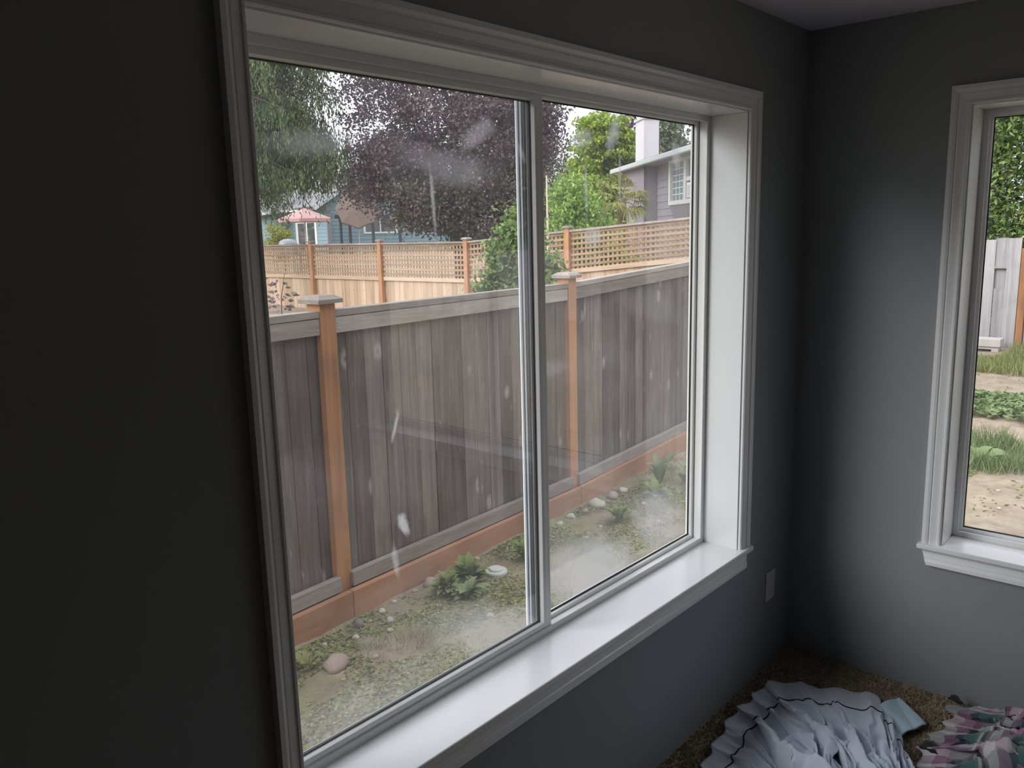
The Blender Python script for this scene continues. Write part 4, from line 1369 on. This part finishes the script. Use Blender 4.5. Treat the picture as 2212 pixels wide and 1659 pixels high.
peb = [(-1.02, 2.24, .022, 0, 'whitish pebble at the kickboard, nearest the left casing'), (-.92, 2.19, .016, 4, 'tiny buff pebble just right of the whitish one by the left casing'),
       (-.74, 2.27, .018, 0, 'pale pebble hard against the kickboard above the flat pinkish stone'), (-.58, 2.20, .022, 2, 'roundish pale pebble among weeds, up and right of the flat pinkish stone'),
       (-.40, 2.12, .020, 0, 'pale pebble on moss directly below the nearest cedar post'), (-.28, 2.34, .026, 0, 'angular pale stone at the foot of the kickboard right of the nearest post'),
       (-.16, 2.37, .018, 2, 'small pale stone at the kickboard between the nearest post and the leafy weeds'), (.02, 2.38, .022, 4, 'tan stone at the kickboard just left of the big leafy weed'),
       (.42, 2.41, .030, 0, 'light rock behind the big leafy weed at the kickboard'), (.62, 2.42, .022, 2, 'pale stone at the kickboard straight behind the cleanout cap'),
       (1.52, 2.42, .034, 0, 'pale stone at the kickboard just right of the window divider'), (1.70, 2.45, .040, 2, 'rounded pale stone at the kickboard left of the right-hand post'),
       (1.90, 2.46, .030, 4, 'buff stone at the kickboard under the right-hand post'), (2.48, 2.49, .045, 0, 'pale rock at the kickboard left of the tall upright weed'),
       (1.42, 2.10, .024, 0, 'flat whitish pebble on soil low in the fixed pane'), (1.66, 2.14, .028, 4, 'tan pebble on soil beside the yellow-green tuft'),
       (2.32, 2.18, .026, 0, 'pale pebble on soil in the middle of the fixed pane view'), (2.02, 1.86, .024, 2, 'white pebble on bare soil low at the right of the fixed pane')]
for x, y, r, k, lab in peb:
    stone(lab, x, y, r, k, 'pebbles along the fence')
for x, y, r, lab in ((3.85, -.05, .018, 'small pale stone on bare earth low in the side window'), (4.3, .05, .022, 'pale flat stone on bare earth just below the grass clump in the side window'), (4.55, -.12, .016, 'tiny light stone at the edge of the grass clump in the side window')):
    stone(lab, x, y, r, 0, 'pebbles in the east yard')

# sewer cleanout cap
M_PVC = plain('weathered_pvc', (.50, .50, .45), .6, .3, .08, 10)
root = tag(empty('cleanout_cap', (.535, 2.17, gz1(.535, 2.17))), 'round pale plastic cleanout cap set in the soil by the fence', 'pipe cap')
obj('flange', MB().lathe([(.070, -.06), (.074, .012), (.070, .020), (.046, .021)], (0, 0, 0), 28), M_PVC, root)
obj('plug', MB().lathe([(.046, .015), (.046, .030), (.040, .036), (.002, .037)], (0, 0, 0), 24), M_PVC, root)

# ------------------------------------------------------------------ cloths on the carpet
def resample(pts, n_):
    P = np.array(pts, float)
    # Catmull-Rom through the points
    Q = np.vstack([2 * P[0] - P[1], P, 2 * P[-1] - P[-2]])
    out_ = []
    for i in range(1, len(Q) - 2):
        for t in np.linspace(0, 1, 24, endpoint=False):
            a, b, c, d = Q[i - 1], Q[i], Q[i + 1], Q[i + 2]
            out_.append(.5 * ((2 * b) + (-a + c) * t + (2 * a - 5 * b + 4 * c - d) * t * t + (-a + 3 * b - 3 * c + d) * t ** 3))
    out_ = np.array(out_ + [P[-1]])
    s_ = np.concatenate([[0], np.cumsum(np.linalg.norm(np.diff(out_, axis=0), axis=1))])
    t = np.linspace(0, s_[-1], n_)
    return np.stack([np.interp(t, s_, out_[:, k]) for k in range(2)], 1)

def crumpled(hem, core0, core1, nu, nv, folds, amp, mound, seed, hem_wave=.02):
    Hm = resample(hem, nu)
    u = np.linspace(0, 1, nu)[:, None]
    v = np.linspace(0, 1, nv)[None, :]
    Cx = np.array(core0)[None] * (1 - u) + np.array(core1)[None] * u
    T = np.gradient(Hm, axis=0)
    T = T / (np.linalg.norm(T, axis=1, keepdims=True) + 1e-9)
    Nn = np.stack([T[:, 1], -T[:, 0]], 1)
    ph = u * folds + (fbm(u * 9 + 0 * v, v * 2.4 + 0 * u, seed, 3) - .45) * 6.5 * (.12 + v)
    i = np.floor(ph)
    fr = ph - i
    ra = lambda k: np.modf(np.abs(np.sin((i + k) * 91.7 + seed) * 4375.85))[0]
    tri = 1 - np.abs(2 * fr - 1)
    A = amp * (.16 + 1.0 * np.clip(v / .5, 0, 1)) * (.25 + 1.1 * ra(0))
    fold = A * (.5 - .5 * np.cos(math.pi * tri)) ** (.8 + .9 * ra(3))
    fold2 = amp * .6 * (1 - np.abs(2 * np.modf(np.abs(ph * 2.3 + fbm(u * 20, v * 5, seed + 3, 2) * 3))[0] - 1)) ** 1.6 * np.clip(v * 3, 0.1, 1)
    base = mound * np.sin(np.clip(v * 1.15, 0, 1) * math.pi * .62) * (.7 + .6 * fbm(u * 4, v * 3, seed + 9, 2))
    Z = .020 + base + fold + fold2
    vv = v ** .85
    sw = A * .9 * np.sin(2 * math.pi * fr)
    hw = hem_wave * np.sin(2 * math.pi * ph) * (1 - v) ** 2
    Xc = Hm[:, 0:1] * (1 - vv) + Cx[:, 0:1] * vv + T[:, 0:1] * sw + Nn[:, 0:1] * hw
    Yc = Hm[:, 1:2] * (1 - vv) + Cx[:, 1:2] * vv + T[:, 1:2] * sw + Nn[:, 1:2] * hw
    return Xc, Yc, Z

def fabric_mat(name, c0, c1):
    m, t, out = new_mat(name)
    P = position(t)
    c = mixc(t, noise(t, P, 7, 4), c0, c1)
    principled(t, out, c, 0.85, 0.15, bump(t, noise(t, P, 55, 4), .25, .004), sheen=.3)
    return m
M_SHEET = fabric_mat('pale_blue_cotton', (.50, .55, .66), (.62, .67, .77))
M_NAVY = plain('navy_piping', (.02, .025, .06), .8, .2)
M_SKYBL = fabric_mat('light_blue_cotton', (.42, .58, .70), (.50, .66, .76))

hem = [(-1.30, -.42), (-1.12, -.24), (-.97, -.135), (-.81, -.10), (-.63, -.07), (-.50, -.075), (-.37, -.075), (-.30, -.14), (-.26, -.25), (-.21, -.345), (-.18, -.395), (-.24, -.465), (-.32, -.52), (-.44, -.585), (-.58, -.655), (-.76, -.77), (-.92, -.95)]
X, Y, Z = crumpled(hem, (-1.15, -.62), (-.95, -.85), 420, 120, 19, .050, .062, 3, .010)
X = np.minimum(X, -.02)
Y = np.minimum(Y, -.02)
sheet = tag(empty('crumpled_sheet', (-.62, -.42, 0)), 'crumpled pale blue-white sheet with navy piping heaped on the carpet', 'sheet')
off = np.array([-.62, -.42, 0])
obj('cloth', grid_mesh('cloth', X - off[0], Y - off[1], Z), M_SHEET, sheet)
sheet.children[0].modifiers.new('thickness', 'SOLIDIFY').thickness = .002
j = 14
ids = list(range(70, 345, 2))
obj('piping', MB().tube([(X[i, j] - off[0], Y[i, j] - off[1], Z[i, j] + .003) for i in ids], .0028, 5), M_NAVY, sheet, smooth=True)

nu, nv = 40, 30
U, Vv = np.meshgrid(np.linspace(0, 1, nu), np.linspace(0, 1, nv), indexing='ij')
a, b, c, d = (np.array(p) for p in ((-.33, -.42), (-.165, -.495), (-.275, -.615), (-.42, -.56)))
Pq = (a[None, None] * ((1 - U) * (1 - Vv))[..., None] + b[None, None] * (U * (1 - Vv))[..., None] + c[None, None] * (U * Vv)[..., None] + d[None, None] * ((1 - U) * Vv)[..., None])
Zq = .020 + .010 * fbm(U * 5, Vv * 3, 4) + .006 * np.abs(np.sin(U * 7 + Vv * 2))
cl = obj('folded_cloth', grid_mesh('folded_cloth', Pq[..., 0], Pq[..., 1], Zq), M_SKYBL)
cl.modifiers.new('thickness', 'SOLIDIFY').thickness = .006
tag(cl, 'small flat light-blue cloth sticking out from under the pale sheet', 'cloth')

def plaid_mat():
    m, t, out = new_mat('plaid_flannel')
    uv = N(t, 'ShaderNodeUVMap')
    s_ = N(t, 'ShaderNodeSeparateXYZ')
    L(t, uv.outputs[0], s_.inputs[0])
    st = [(0.0, (.52, .49, .50)), (.17, (.28, .14, .22)), (.38, (.02, .018, .03)), (.52, (.055, .115, .115)), (.74, (.10, .17, .165)), (.80, (.52, .49, .50)), (.86, (.05, .04, .06)), (.93, (.25, .13, .20))]
    cu = ramp(t, val(t, 'FRACT', val(t, 'MULTIPLY', s_.outputs[0], 6.0)), st, 'CONSTANT')
    cv = ramp(t, val(t, 'FRACT', val(t, 'MULTIPLY', s_.outputs[1], 2.8)), st, 'CONSTANT')
    c = mixc(t, .5, cu, cv)
    principled(t, out, c, .9, .1, bump(t, noise(t, position(t), 60, 3), .3, .004), sheen=.3)
    return m
M_PLAID = plaid_mat()
hem = [(-.80, -.98), (-.64, -.76), (-.52, -.665), (-.40, -.635), (-.28, -.655), (-.17, -.665), (-.09, -.645), (-.055, -.70), (-.05, -.82), (-.055, -.98), (-.09, -1.2)]
X, Y, Z = crumpled(hem, (-.50, -1.05), (-.28, -1.15), 260, 100, 13, .045, .085, 17, .012)
X = np.minimum(X, -.03)
pl = tag(empty('plaid_shirt', (-.3, -.85, 0)), 'crumpled pink, teal, white and black plaid flannel shirt by the side wall', 'shirt')
obj('cloth', grid_mesh('cloth', X + .3, Y + .85, Z, True), M_PLAID, pl)
pl.children[0].modifiers.new('thickness', 'SOLIDIFY').thickness = .002
M_DARKC = fabric_mat('black_cotton', (.012, .011, .014), (.03, .028, .03))
me = rock_mesh(31, .75, .35)
me.materials.append(M_DARKC)
me.polygons.foreach_set('use_smooth', [True] * len(me.polygons))
for x, y, z, r in ((-.085, -.660, .050, .020), (-.42, -.670, .035, .030)):
    o = bpy.data.objects.new('dark_cuff', me)
    link(o, pl)
    o.location = (x + .3, y + .85, z)
    o.scale = (r, r * 1.5, r * .7)
